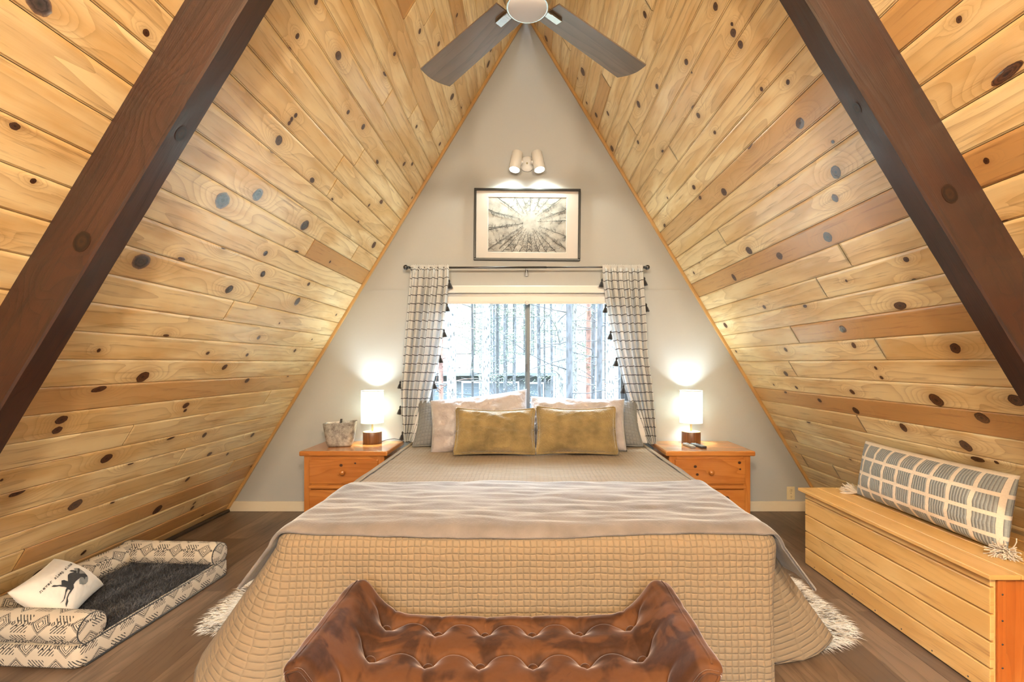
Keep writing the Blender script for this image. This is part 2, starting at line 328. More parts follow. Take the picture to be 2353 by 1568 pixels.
# ------------------------------------------------------------ mesh helpers
def thing(name, label, cat, loc=(0, 0, 0), rot=(0, 0, 0), group=None):
    o = bpy.data.objects.new(name, None); C.objects.link(o); o.empty_display_size = 0.1
    o.location = loc; o.rotation_euler = rot; o['label'] = label; o['category'] = cat
    if group: o['group'] = group
    return o
def tag(o, label, cat, group=None, kind=None):
    o['label'] = label; o['category'] = cat
    if group: o['group'] = group
    if kind: o['kind'] = kind
    return o
def struct(o, label=None):
    o['kind'] = 'structure'
    if label: o['label'] = label
    return o
class MB:
    def __init__(s): s.v = []; s.f = []; s.uv = []; s.mi = []; s.at = {}; s.sm = []
    def face(s, idx, uvs=None, mi=0, smooth=True):
        s.f.append(tuple(idx)); s.uv.append(uvs if uvs else [(0, 0)]*len(idx)); s.mi.append(mi); s.sm.append(smooth)
    def box(s, c, d, mi=0, uvs=1.0, axis=0, off=(0, 0), rot=None):
        """box with centre c, dims d; UV x runs along `axis` in metres"""
        cx, cy, cz = c; hx, hy, hz = d[0]/2, d[1]/2, d[2]/2; b = len(s.v)
        pts = [Vector((sx*hx, sy*hy, sz*hz)) for sx in (-1, 1) for sy in (-1, 1) for sz in (-1, 1)]
        if rot: pts = [rot @ p for p in pts]
        loc = [(sx*hx, sy*hy, sz*hz) for sx in (-1, 1) for sy in (-1, 1) for sz in (-1, 1)]
        s.v += [tuple(p + Vector(c)) for p in pts]
        for q in ((0, 1, 3, 2), (4, 6, 7, 5), (0, 4, 5, 1), (2, 3, 7, 6), (0, 2, 6, 4), (1, 5, 7, 3)):
            ps = [loc[i] for i in q]
            rng = [max(p[k] for p in ps)-min(p[k] for p in ps) for k in range(3)]
            flat = rng.index(min(rng)); ax = [k for k in range(3) if k != flat]
            if axis in ax: a = axis; bb = [k for k in ax if k != axis][0]
            else: a, bb = ax
            s.face([b+i for i in q], [(p[a]*uvs+off[0]+cx*.37, p[bb]*uvs+off[1]+cz*.61) for p in ps], mi, False)
        return s
    def grid(s, fn, nu, nv, uvf=None, mi=0, closeu=False, smooth=True, flip=False):
        b = len(s.v); cu = nu if closeu else nu+1
        for j in range(nv+1):
            for i in range(cu): s.v.append(tuple(fn(i/nu, j/nv)))
        for j in range(nv):
            for i in range(nu):
                i2 = (i+1) % cu if closeu else i+1
                q = [b+j*cu+i, b+j*cu+i2, b+(j+1)*cu+i2, b+(j+1)*cu+i]
                st = [(i/nu, j/nv), ((i+1)/nu, j/nv), ((i+1)/nu, (j+1)/nv), (i/nu, (j+1)/nv)]
                u = [uvf(*x) for x in st] if uvf else st
                if flip: q.reverse(); u = u[::-1]
                s.face(q, u, mi, smooth)
        return s
    def lathe(s, prof, n=32, c=(0, 0, 0), mi=0, ax=None, smooth=True, caps=True, uvs=1.0):
        """prof: list of (r, z)"""
        b = len(s.v); R = ax if ax else Matrix.Identity(3); cc = Vector(c)
        for r, z in prof:
            for i in range(n):
                a = 2*PI*i/n; s.v.append(tuple(R @ Vector((r*math.cos(a), r*math.sin(a), z)) + cc))
        for j in range(len(prof)-1):
            for i in range(n):
                i2 = (i+1) % n
                u0, u1 = i/n*2*PI*prof[j][0], (i+1)/n*2*PI*prof[j][0]
                s.face([b+j*n+i, b+j*n+i2, b+(j+1)*n+i2, b+(j+1)*n+i],
                       [(prof[j][1]*uvs, i/n*.5), (prof[j][1]*uvs, (i+1)/n*.5), (prof[j+1][1]*uvs, (i+1)/n*.5), (prof[j+1][1]*uvs, i/n*.5)], mi, smooth)
        if caps:
            if prof[0][0] > 1e-4: s.face([b+i for i in range(n)][::-1], None, mi, False)
            if prof[-1][0] > 1e-4: s.face([b+(len(prof)-1)*n+i for i in range(n)], None, mi, False)
        return s
    def tube(s, pts, r, n=8, mi=0, caps=True):
        pts = [Vector(p) for p in pts]; b = len(s.v); up = Vector((0, 0, 1)); m = len(pts)
        rr = r if hasattr(r, '__len__') else [r]*m
        for k, p in enumerate(pts):
            d = (pts[min(k+1, m-1)] - pts[max(k-1, 0)]).normalized()
            x = d.cross(up)
            if x.length < 1e-3: x = d.cross(Vector((1, 0, 0)))
            x.normalize(); y = x.cross(d)
            for i in range(n):
                a = 2*PI*i/n; s.v.append(tuple(p + (x*math.cos(a)+y*math.sin(a))*rr[k]))
        for k in range(m-1):
            for i in range(n):
                i2 = (i+1) % n; s.face([b+k*n+i, b+k*n+i2, b+(k+1)*n+i2, b+(k+1)*n+i], None, mi)
        if caps: s.face([b+i for i in range(n)][::-1], None, mi, False); s.face([b+(m-1)*n+i for i in range(n)], None, mi, False)
        return s
    def sphere(s, c, r, n=16, m=10, mi=0):
        rx, ry, rz = r if hasattr(r, '__len__') else (r, r, r)
        def fn(u, v):
            a = 2*PI*u; t = PI*v; return (c[0]+rx*math.sin(t)*math.cos(a), c[1]+ry*math.sin(t)*math.sin(a), c[2]-rz*math.cos(t))
        return s.grid(fn, n, m, None, mi, closeu=True)
    def build(s, name, mats, parent=None, bevel=0, seg=2, merge=False, loc=None, subsurf=0):
        me = bpy.data.meshes.new(name); me.from_pydata(s.v, [], s.f)
        for x in (mats if isinstance(mats, (list, tuple)) else [mats]): me.materials.append(M[x] if isinstance(x, str) else x)
        ul = me.uv_layers.new(name='UVMap'); flat = []
        for f in s.uv:
            for q in f: flat += [q[0], q[1]]
        ul.data.foreach_set('uv', flat)
        me.polygons.foreach_set('material_index', s.mi); me.polygons.foreach_set('use_smooth', s.sm)
        for k, vals in s.at.items():
            a = me.attributes.new(k, 'FLOAT', 'POINT'); a.data.foreach_set('value', vals)
        if merge:
            bm = bmesh.new(); bm.from_mesh(me); bmesh.ops.remove_doubles(bm, verts=bm.verts, dist=1e-5); bm.to_mesh(me); bm.free()
        me.update()
        o = bpy.data.objects.new(name, me); C.objects.link(o)
        if parent: o.parent = parent
        if loc: o.location = loc
        if bevel:
            md = o.modifiers.new('bevel', 'BEVEL'); md.width = bevel; md.segments = seg; md.limit_method = 'ANGLE'; md.angle_limit = 0.7
        if subsurf:
            md = o.modifiers.new('sub', 'SUBSURF'); md.levels = subsurf; md.render_levels = subsurf
        return o
def setattrs(o, **kw):
    n = len(o.data.vertices)
    for k, v in kw.items():
        a = o.data.attributes.new(k, 'FLOAT', 'POINT'); a.data.foreach_set('value', [v]*n)
    return o
def nz(x, y=0, z=0): return noise.noise(Vector((x, y, z)))
def sstep(a, b, x):
    t = max(0.0, min(1.0, (x-a)/(b-a))); return t*t*(3-2*t)

KNOTS_L= [(3.069,1.98,0.011,0),(3.132,1.98,0.013,0),(3.252,2.26,0.020,0),(3.120,2.56,0.014,0),(3.145,2.76,0.018,0),(3.447,2.67,0.023,0),(3.567,2.65,0.014,0),(3.803,2.75,0.015,0),(3.925,3.01,0.016,0),(3.913,3.59,0.027,0),(3.982,3.85,0.017,0),(2.858,2.21,0.012,0),(2.837,2.21,0.012,0),(2.886,2.22,0.012,0),(3.083,3.12,0.024,0),(3.249,3.48,0.019,0),(3.308,3.60,0.016,0),(4.414,3.86,0.029,0),(4.471,3.76,0.016,0),(4.152,3.02,0.013,0),(3.493,3.34,0.014,0),(3.296,1.97,0.013,0),(2.358,2.10,0.043,1),(2.466,2.28,0.035,1),(2.460,2.77,0.039,1),(2.211,2.58,0.017,1),(2.297,2.84,0.022,1),(2.157,2.27,0.022,0),(1.981,1.89,0.035,1),(2.041,2.07,0.022,0),(2.095,2.66,0.020,1),(1.956,2.47,0.027,1),(1.990,3.17,0.031,1),(2.131,3.18,0.014,0),(3.079,3.12,0.024,0),(2.829,3.34,0.014,0),(2.915,3.48,0.023,0),(2.690,2.88,0.012,0),(2.687,3.33,0.014,0),(2.622,3.77,0.029,0),(2.740,2.21,0.024,0),(2.698,2.60,0.020,0),(2.677,2.21,0.019,0),(1.557,1.94,0.010,0),(1.652,2.24,0.017,0),(1.416,2.25,0.032,0),(1.360,2.05,0.029,0),(1.467,2.82,0.021,0),(1.357,3.14,0.027,0),(1.688,2.98,0.016,0),(1.557,2.97,0.013,0),(1.561,2.60,0.011,0),(1.214,1.96,0.021,0),(1.161,1.97,0.019,0),(1.209,2.68,0.020,0),(1.172,2.70,0.012,0),(0.978,2.72,0.026,0),(0.945,3.03,0.020,0),(0.831,3.66,0.020,0),(0.934,2.33,0.028,0),(0.855,2.52,0.022,0),(0.754,3.22,0.024,0),(0.573,3.14,0.020,0),(0.668,2.31,0.032,0),(0.851,1.96,0.042,0),(0.592,2.56,0.014,0),(0.462,3.96,0.017,0),(1.374,3.66,0.016,0),(1.607,3.53,0.015,0),(0.381,3.01,0.033,0),(0.288,3.41,0.015,0),(0.244,3.42,0.018,0),(0.095,3.64,0.020,0),(0.264,2.57,0.017,0),(0.249,2.34,0.030,0),(2.584,1.20,0.026,1),(2.268,1.29,0.011,0),(2.140,1.40,0.009,0)]
KNOTS_R= [(1.795,2.07,0.034,0),(1.710,2.51,0.024,1),(1.607,2.50,0.019,0),(1.567,1.93,0.027,0),(1.603,3.16,0.017,0),(1.465,2.44,0.011,0),(1.406,2.44,0.011,0),(1.407,3.34,0.025,0),(1.291,3.31,0.014,0),(1.237,3.50,0.023,0),(1.296,2.74,0.018,0),(1.158,2.81,0.024,0),(1.291,2.18,0.038,0),(1.325,1.81,0.027,0),(1.218,2.00,0.032,0),(1.088,2.50,0.027,0),(0.982,3.43,0.022,0),(1.902,1.93,0.015,0),(1.884,2.70,0.018,0),(4.712,3.92,0.025,0),(4.177,3.64,0.032,0),(4.225,3.79,0.016,0),(3.911,3.85,0.021,0),(3.794,3.64,0.020,0),(4.054,3.89,0.013,0),(3.760,2.57,0.019,0),(3.482,2.84,0.015,0),(3.557,3.15,0.024,0),(3.211,3.20,0.021,0),(3.423,3.45,0.015,0),(3.379,2.09,0.016,0),(3.261,2.06,0.009,0),(3.232,2.08,0.018,0),(3.170,2.08,0.018,0),(3.199,2.63,0.020,0),(3.142,2.63,0.017,0),(2.957,2.11,0.011,0),(2.805,2.38,0.028,0),(3.000,2.58,0.011,0),(2.888,1.96,0.011,0),(2.720,2.02,0.024,0),(3.317,2.48,0.008,0),(3.628,3.93,0.026,0),(2.456,1.99,0.030,0),(2.359,2.07,0.020,0),(2.570,1.92,0.008,0),(2.711,2.81,0.024,0),(2.788,3.09,0.023,0),(2.869,3.09,0.017,0),(2.826,3.82,0.033,0),(2.417,3.62,0.016,0),(2.202,3.26,0.028,0),(2.323,2.91,0.028,0),(2.216,2.66,0.023,0),(2.209,2.24,0.027,0),(1.996,1.91,0.012,0),(2.961,3.51,0.011,0),(2.551,2.35,0.010,0),(2.439,1.29,0.039,0),(2.642,1.32,0.010,0),(2.031,1.50,0.016,0),(1.859,3.81,0.025,0),(1.041,2.17,0.031,0),(0.972,2.15,0.037,0),(0.978,2.06,0.011,0),(0.721,3.18,0.014,0),(1.611,3.90,0.013,0)]
JOINT_L= [(3.44,2.82),(2.95,2.90),(3.79,2.56),(3.92,2.76),(4.15,3.57),(2.33,2.95),(2.73,2.81),(2.46,3.54),(1.82,2.56),(1.06,2.38),(1.19,3.54),(0.79,2.92),(0.53,3.62),(0.40,2.17)]
JOINT_R= [(1.95,2.48),(1.70,2.96),(1.44,3.21),(1.07,2.83),(3.77,2.50),(4.39,3.64),(3.91,3.38),(3.55,3.41),(3.19,3.09),(2.45,3.11),(0.57,3.85),(0.56,3.46)]
# ============================================================ THE ROOM
HW, AP, YB, YR = 2.60, 4.31, 4.0, -3.0        # half width at the floor, apex, back wall, rear wall
SL = math.hypot(HW, AP); CT, ST = HW/SL, AP/SL
PITCH, S0 = 0.1297, 0.083
def roofpt(side, s, y, h):                       # s up the slope, h inwards
    x = -HW + s*CT + h*ST; z = s*ST - h*CT
    return (x if side < 0 else -x, y, z)
def roof(side, name, knots, joints, label):
    rnd = random.Random(11 if side < 0 else 29)
    mb = MB(); tone = []; warp = []; knot = []
    nb = int((SL-S0)/PITCH)+2
    kb = {}
    for k in knots:
        kb.setdefault(int(math.floor((k[0]-S0)/PITCH)), []).append(k)
    for b in range(-1, nb):
        s_lo = S0+b*PITCH; s_hi = s_lo+PITCH
        a0, a1 = max(s_lo, 0), min(s_hi, SL)
        if a1-a0 < 0.01: continue
        js = [j[1] for j in joints if int(math.floor((j[0]-S0)/PITCH)) == b]
        js += [rnd.uniform(-2.8, -1.8), rnd.uniform(-0.6, 1.2)] + ([rnd.uniform(1.6, 3.9)] if not js and rnd.random() < 0.25 else [])
        js = sorted([YR]+js+[YB]); ks = kb.get(b, [])
        # extra small knots where none were noted
        ex = []
        y = YR+rnd.uniform(0, 1)
        while y < YB:
            if (y < 1.5 or rnd.random() < 0.12) and all(abs(y-k[1]) > 0.15 for k in ks):
                ex.append((s_lo+rnd.uniform(0.25, 0.8)*PITCH, y, rnd.uniform(0.006, 0.017), 0))
            y += rnd.uniform(0.5, 1.1)
        ks = ks+ex
        for ya, yb in zip(js[:-1], js[1:]):
            if yb-ya < 0.05: continue
            tn = rnd.random()**1.3; uo = rnd.uniform(0, 50); vo = rnd.uniform(0, 50)
            ya2, yb2 = ya+0.0016, yb-0.0016
            ys = [ya2]; y = ya2
            while y < yb2-0.02:
                y += 0.3 if y < 0.9 else 0.016
                ys.append(min(y, yb2))
            if ys[-1] < yb2: ys.append(yb2)
            W = a1-a0
            prof = [(0.0, -0.016), (0.0022, -0.016), (0.0022, -0.0045), (0.0070, -0.0045), (0.0086, 0.0)] + [(0.0086+(W-0.0116)*i/9, 0.0) for i in range(1, 10)] + [(W, -0.0030), (W, -0.016)]
            base = len(mb.v); n = len(prof)
            for y in ys:
                for (v, h) in prof:
                    s_ = a0+v
                    mb.v.append(roofpt(side, s_, y, h))
                    wv = kv = 0.0
                    for k in ks:
                        dy = (y-k[1])/ (k[2]*3.2); ds = (s_-k[0])/(k[2]*1.5); q = dy*dy+ds*ds
                        if q < 9:
                            wv += math.exp(-q*0.7)*min(1.2, k[2]/0.02+0.25)
                            dy2 = (y-k[1])/(k[2]*1.7); ds2 = (s_-k[0])/(k[2]*1.5); kv = max(kv, math.exp(-(dy2*dy2+ds2*ds2))*0.8)
                    tone.append(tn); warp.append(wv); knot.append(kv)
            for j in range(len(ys)-1):
                for i in range(n-1):
                    q = [base+j*n+i, base+j*n+i+1, base+(j+1)*n+i+1, base+(j+1)*n+i]
                    u = [(ys[j]+uo, prof[i][0]+vo), (ys[j]+uo, prof[i+1][0]+vo), (ys[j+1]+uo, prof[i+1][0]+vo), (ys[j+1]+uo, prof[i][0]+vo)]
                    if side < 0: q.reverse(); u.reverse()
                    mb.face(q, u, 2 if i < 2 else 0, i > 4)
            mb.face([base+i for i in range(n)], None, 2, False); mb.face([base+(len(ys)-1)*n+i for i in range(n)], None, 2, False)
        # knots as shallow ringed discs let into the board
        for k in ks:
            rs_ = min(k[2], 0.62*PITCH*0.5, (k[0]-a0-0.006) if k[0]-a0 > 0.012 else 0.006, (a1-k[0]-0.004) if a1-k[0] > 0.01 else 0.006)
            rs_ = max(rs_, 0.35*k[2]); ry = k[2]*rnd.uniform(0.8, 1.25); th = rnd.uniform(-0.4, 0.4)
            cb = len(mb.v); NS = 20
            for ri, rr in enumerate((0.0, 0.35, 0.7, 1.0)):
                for i in range(NS if ri else 1):
                    a = 2*PI*i/NS; w_ = 1+0.12*nz(math.cos(a)*2+k[0]*9, math.sin(a)*2, k[1]*7)
                    dy, ds = ry*rr*math.cos(a)*w_, rs_*rr*math.sin(a)*w_
                    yy = k[1]+dy*math.cos(th)-ds*math.sin(th); ss = k[0]+dy*math.sin(th)*0.6+ds*math.cos(th)
                    ss = min(max(ss, a0+0.004), a1-0.003)
                    mb.v.append(roofpt(side, ss, min(yy, YB-0.012), 0.0006 if rr < 1 else 0.0003)); tone.append(rr); warp.append(float(k[3])); knot.append(0.0)
            for i in range(NS):
                i2 = (i+1) % NS; f = [cb, cb+1+i, cb+1+i2]; mb.face(f if side > 0 else f[::-1], None, 1)
                for r in range(2):
                    o1 = cb+1+r*NS; o2 = o1+NS; f = [o1+i, o2+i, o2+i2, o1+i2]; mb.face(f if side > 0 else f[::-1], None, 1)
    # backing deck
    b = len(mb.v)
    for (s_, y, h) in ((-0.05, YR-0.2, -0.02), (SL+0.02, YR-0.2, -0.02), (SL+0.02, YB+0.2, -0.02), (-0.05, YB+0.2, -0.02), (-0.05, YR-0.2, -0.16), (SL+0.1, YR-0.2, -0.16), (SL+0.1, YB+0.2, -0.16), (-0.05, YB+0.2, -0.16)):
        mb.v.append(roofpt(side, s_, y, h)); tone.append(0); warp.append(0); knot.append(0)
    for q in ((0, 1, 2, 3), (4, 5, 6, 7), (0, 1, 5, 4), (1, 2, 6, 5), (2, 3, 7, 6), (3, 0, 4, 7)): mb.face([b+i for i in q], None, 2, False)
    mb.at = {'tone': tone, 'warp': warp, 'knot': knot, 'kr': tone, 'kg': warp}
    return struct(mb.build(name, ['pine', 'knot', 'gap']), label)
roof(-1, 'wall_left', KNOTS_L, JOINT_L, 'sloping knotty pine board wall and ceiling on the left')
roof(1, 'wall_right', KNOTS_R, JOINT_R, 'sloping knotty pine board wall and ceiling on the right')

# floor planks (running away from the camera)
mb = MB(); tn = []; rnd = random.Random(5); x = -2.75; pw = 0.178
while x < 2.75:
    y = YR-rnd.uniform(0, 1.2)
    while y < YB:
        y2 = min(y+1.22, YB+0.1); ya = max(y, YR-0.1)
        if y2 > ya:
            b = len(mb.v); t_ = rnd.random(); uo, vo = rnd.uniform(0, 60), rnd.uniform(0, 60); g = 0.0007
            for (px, py, pz) in ((x, ya, -0.002), (x+g, ya+g, 0), (x+pw-g, ya+g, 0), (x+pw, ya, -0.002), (x, y2, -0.002), (x+g, y2-g, 0), (x+pw-g, y2-g, 0), (x+pw, y2, -0.002)):
                mb.v.append((px, py, pz)); tn.append(t_)
            for q in ((1, 2, 6, 5), (0, 1, 5, 4), (2, 3, 7, 6), (0, 3, 2, 1), (4, 5, 6, 7)):
                mb.face([b+i for i in q], [(mb.v[b+i][1]+uo, mb.v[b+i][0]+vo) for i in q], 0, False)
        y = y2
        if y2 >= YB: break
    x += pw
b = len(mb.v)
for (px, py, pz) in ((-2.85, YR-.2, -.004), (2.85, YR-.2, -.004), (2.85, YB+.2, -.004), (-2.85, YB+.2, -.004), (-2.85, YR-.2, -.2), (2.85, YR-.2, -.2), (2.85, YB+.2, -.2), (-2.85, YB+.2, -.2)): mb.v.append((px, py, pz)); tn.append(0)
for q in ((0, 1, 2, 3), (7, 6, 5, 4), (0, 4, 5, 1), (1, 5, 6, 2), (2, 6, 7, 3), (3, 7, 4, 0)): mb.face([b+i for i in q], None, 1, False)
mb.at = {'tone': tn, 'warp': [0.0]*len(tn), 'knot': [0.0]*len(tn)}
struct(mb.build('floor', ['floor', 'gap']), 'brown wood-look plank floor')

# gable walls with a rectangular opening
def gable(name, y0, y1, win):
    x0, x1, z0, z1 = win; k = AP/HW
    hx = lambda z: (AP-z)/k
    mb = MB()
    polys = [[(-hx(0), 0), (x0, 0), (x0, AP-k*abs(x0)), ], [(x1, 0), (hx(0), 0), (x1, AP-k*abs(x1))],
             [(x0, 0), (x1, 0), (x1, z0), (x0, z0)], [(x0, z1), (x1, z1), (x1, AP-k*abs(x1)), (0, AP), (x0, AP-k*abs(x0))]]
    for y, fl in ((y0, 1), (y1, 0)):
        for p in polys:
            b = len(mb.v); mb.v += [(q[0], y, q[1]) for q in p]; idx = list(range(b, b+len(p)))
            mb.face(idx if fl else idx[::-1], None, 0, False)
    r = [(x0, z0), (x1, z0), (x1, z1), (x0, z1)]
    for i in range(4):
        a, c = r[i], r[(i+1) % 4]; b = len(mb.v)
        mb.v += [(a[0], y0, a[1]), (c[0], y0, c[1]), (c[0], y1, c[1]), (a[0], y1, a[1])]; mb.face([b, b+1, b+2, b+3], None, 0, False)
    return mb
WX0, WX1, WZ0, WZ1 = -0.885, 0.895, 0.70, 1.905
mb = gable('wall_back', YB, YB+0.13, (WX0, WX1, WZ0, WZ1))
mb.box((-1.2, YB-0.0008, 1.912), (0.62, 0.0016, 0.006)); mb.box((1.2, YB-0.0008, 1.912), (0.66, 0.0016, 0.006))
struct(mb.build('wall_back', 'wall'), 'off-white gable wall behind the bed')
mb = gable('wall_rear', YR, YR-0.13, (-1.0, 1.0, 0.45, 2.45))
struct(mb.build('wall_rear', 'wall'), 'gable wall behind the viewpoint')

# trims
def strip(side, y0, y1, wdt, mat, name, lab):
    mb = MB(); pts = []
    for s_ in (0.0, SL):
        for (h, y) in ((0.0, y1), (0.0, y0), (wdt, y0), (wdt, y1)): pts.append(roofpt(side, s_-(0.018 if s_ > 1 and False else 0), y, h))
    mb.v = pts; L_ = SL
    for i in range(4):
        j = (i+1) % 4; mb.face([i, j, 4+j, 4+i], [(0, i*.02), (0, i*.02+.02), (L_, i*.02+.02), (L_, i*.02)], 0, False)
    return struct(mb.build(name, mat, bevel=0.003), lab)
strip(-1, YB-0.024, YB, 0.022, 'pine_trim', 'trim_1', 'slim pine strip where the left slope meets the gable wall')
strip(1, YB-0.024, YB, 0.022, 'pine_trim', 'trim_2', 'slim pine strip where the right slope meets the gable wall')
mb = MB(); mb.box((0, YB-0.008, 0.043), (5.14, 0.016, 0.086)); struct(mb.build('baseboard_back', 'cream', bevel=0.004), 'cream baseboard under the gable wall')
for s_, nm in ((-1, 'trim_3'), (1, 'trim_4')):
    mb = MB(); mb.tube([(s_*2.57, YR, 0.008), (s_*2.57, YB-0.02, 0.008)], 0.016, 10); struct(mb.build(nm, 'shoe'), 'dark rounded moulding along the foot of the slope')

# window: aluminium slider
mb = MB(); yw = YB+0.055; cx = (WX0+WX1)/2; cz = (WZ0+WZ1)/2; ww, wh = WX1-WX0, WZ1-WZ0
for (c, d) in (((cx, yw, WZ0+0.02), (ww, 0.07, 0.04)), ((cx, yw, WZ1-0.02), (ww, 0.07, 0.04)), ((WX0+0.02, yw, cz), (0.04, 0.07, wh-0.08)), ((WX1-0.02, yw, cz), (0.04, 0.07, wh-0.08))): mb.box(c, d)
win = struct(mb.build('window_1', 'alu', bevel=0.003), 'wide two-pane sliding window behind the bed head')
MX = 0.008
for nm, x0, x1, yy in (('sliding_sash', WX0+0.04, MX+0.022, yw-0.014), ('fixed_sash', MX-0.022, WX1-0.04, yw+0.014)):
    mb = MB(); c = (x0+x1)/2; z0, z1 = WZ0+0.04, WZ1-0.04
    for (a, d) in (((c, yy, z0+0.015), (x1-x0, 0.024, 0.03)), ((c, yy, z1-0.015), (x1-x0, 0.024, 0.03)), ((x0+0.014, yy, (z0+z1)/2), (0.028, 0.024, z1-z0-0.06)), ((x1-0.014, yy, (z0+z1)/2), (0.028, 0.024, z1-z0-0.06))): mb.box(a, d)
    sash = mb.build(nm, 'alu', win, bevel=0.002)
    mb = MB(); mb.box((c, yy, (z0+z1)/2), (x1-x0-0.05, 0.004, z1-z0-0.055)); mb.build('pane', 'glass', sash)
    if nm == 'sliding_sash':
        mb = MB(); mb.box((x1-0.030, yy-0.02, 1.24), (0.012, 0.02, 0.07)); mb.box((x1-0.034, yy-0.032, 1.255), (0.010, 0.012, 0.02)); lt = mb.build('latch', 'darkmetal', sash, bevel=0.002); lt['label'] = 'small dark sash latch'
mb = MB(); mb.box((cx, YB-0.012, WZ0-0.012), (ww+0.06, 0.05, 0.024)); mb.build('window_sill', 'white', win, bevel=0.004)
# rear window, added out of view to bring ambient daylight into the room
mb = MB(); yv = YR-0.05
for (c, d) in (((0, yv, .47), (2.0, .06, .04)), ((0, yv, 2.43), (2.0, .06, .04)), ((-.98, yv, 1.45), (.04, .06, 1.92)), ((.98, yv, 1.45), (.04, .06, 1.92)), ((0, yv, 1.45), (.05, .06, 1.92))): mb.box(c, d)
w2 = struct(mb.build('added_rear_window', 'alu'), 'unseen window added in the gable behind the viewpoint for ambient daylight')
mb = MB(); mb.box((0, yv, 1.45), (1.92, .004, 1.92)); mb.build('pane', 'glass', w2)

# rafters
def beam(side, name, lab):
    t = thing(name, lab, 'beam', (side*1.5, 1.55, 1.9))
    rnd = random.Random(3 if side < 0 else 4); mb = MB()
    y0, y1, dep, n = 1.506, 1.600, 0.172, 90
    cs = [(y1, 0.0), (y0, 0.0), (y0, dep*.5), (y0, dep-0.006), (y0+0.006, dep), ((y0+y1)/2, dep), (y1-0.006, dep), (y1, dep-0.006)]
    top = SL-0.02
    for i in range(n+1):
        s_ = top*i/n
        for (y, h) in cs:
            j = 0.0009*nz(s_*9, y*40, h*20)
            p_ = roofpt(side, s_, y+j, h+(j if h > 0.01 else 0)); 
            x = p_[0]
            if side*x < 0.0: x = 0.0
            mb.v.append((x, p_[1], p_[2]))
    m = len(cs)
    for i in range(n):
        for k in range(m):
            k2 = (k+1) % m
            q = [i*m+k, i*m+k2, (i+1)*m+k2, (i+1)*m+k]
            ul = lambda a, kk, wrap: (top*a/n, sum(math.dist(cs[z % m], cs[(z+1) % m]) for z in range(kk)))
            mb.face(q if side < 0 else q, [ul(i, k, 0), ul(i, k+1, 0), ul(i+1, k+1, 0), ul(i+1, k, 0)], 0, False)
    mb.face(list(range(m)), None, 0, False)
    wv = []; kv = []
    spots = [(rnd.uniform(0.3, top), rnd.choice([0.05, 0.13, 0.22])) for _ in range(7)] + [(1.87, 0.14)]
    per = [0]
    for z in range(m-1): per.append(per[-1]+math.dist(cs[z], cs[z+1]))
    for i in range(n+1):
        for k in range(m):
            q = 0; kk = 0
            for (a, c) in spots:
                d = ((top*i/n-a)/0.10)**2+((per[k]-c)/0.05)**2; q += math.exp(-d)*1.2; kk = max(kk, math.exp(-d*4))
            wv.append(q); kv.append(kk)
    mb.at = {'tone': [rnd.random()]*len(mb.v), 'warp': wv, 'knot': kv}
    # knots and old nail heads on the faces
    o = mb.build('timber', 'beam', None); o.parent = t; o.matrix_parent_inverse = Matrix.Translation(t.location).inverted()
    mb = MB(); kr = []
    for (s_, h, face, r) in ((2.03, 0.12, 0, .026), (3.0, 0.06, 0, .014), (1.1, .05, 0, .02), (2.5, .04, 1, .02), (3.4, .05, 1, .018), (0.9, .05, 1, .016)) if side < 0 else ((2.2, .1, 0, .024), (3.25, .05, 1, .026), (1.75, .03, 0, .02), (2.6, .05, 1, .015)):
        cb = len(mb.v); NS = 18
        for ri, rr in enumerate((0, .4, .75, 1)):
            for i in range(NS if ri else 1):
                a = 2*PI*i/NS; ds = r*1.4*rr*math.cos(a); dh = r*rr*math.sin(a)
                mb.v.append(roofpt(side, s_+ds, y0-0.0014, h+dh) if face == 0 else roofpt(side, s_+ds, (y0+y1)/2+dh, dep+0.0014)); kr.append(rr)
        for i in range(NS):
            i2 = (i+1) % NS; mb.face([cb, cb+1+i, cb+1+i2], None, 0)
            for q in range(2):
                o1 = cb+1+q*NS; o2 = o1+NS; mb.face([o1+i, o2+i, o2+i2, o1+i2], None, 0)
    mb.at = {'kr': kr, 'kg': [0.25]*len(kr)}
    o = mb.build('knots', 'beamknot'); o.parent = t; o.matrix_parent_inverse = Matrix.Translation(t.location).inverted(); o['kind'] = 'stuff'
    return t
def bk():
    t = NT('beam_knot'); k = t.attr('kr').outputs['Fac']; n = t.noise(t.obj(), 120, 3)
    t.set(t.ramp(t.math('ADD', k, t.math('MULTIPLY', t.math('SUBTRACT', n, .5), .4)), [(0, (0.006, 0.003, 0.002)), (.4, (0.03, 0.010, 0.003)), (.75, (0.004, 0.0015, 0.001)), (1, (0.022, 0.006, 0.0012))]), 0.45); return t.m
M['beamknot'] = bk()
beam(-1, 'rafter_beam', 'dark stained timber rafter crossing the left pine slope')
beam(1, 'rafter_beam', 'dark stained timber rafter crossing the right pine slope')

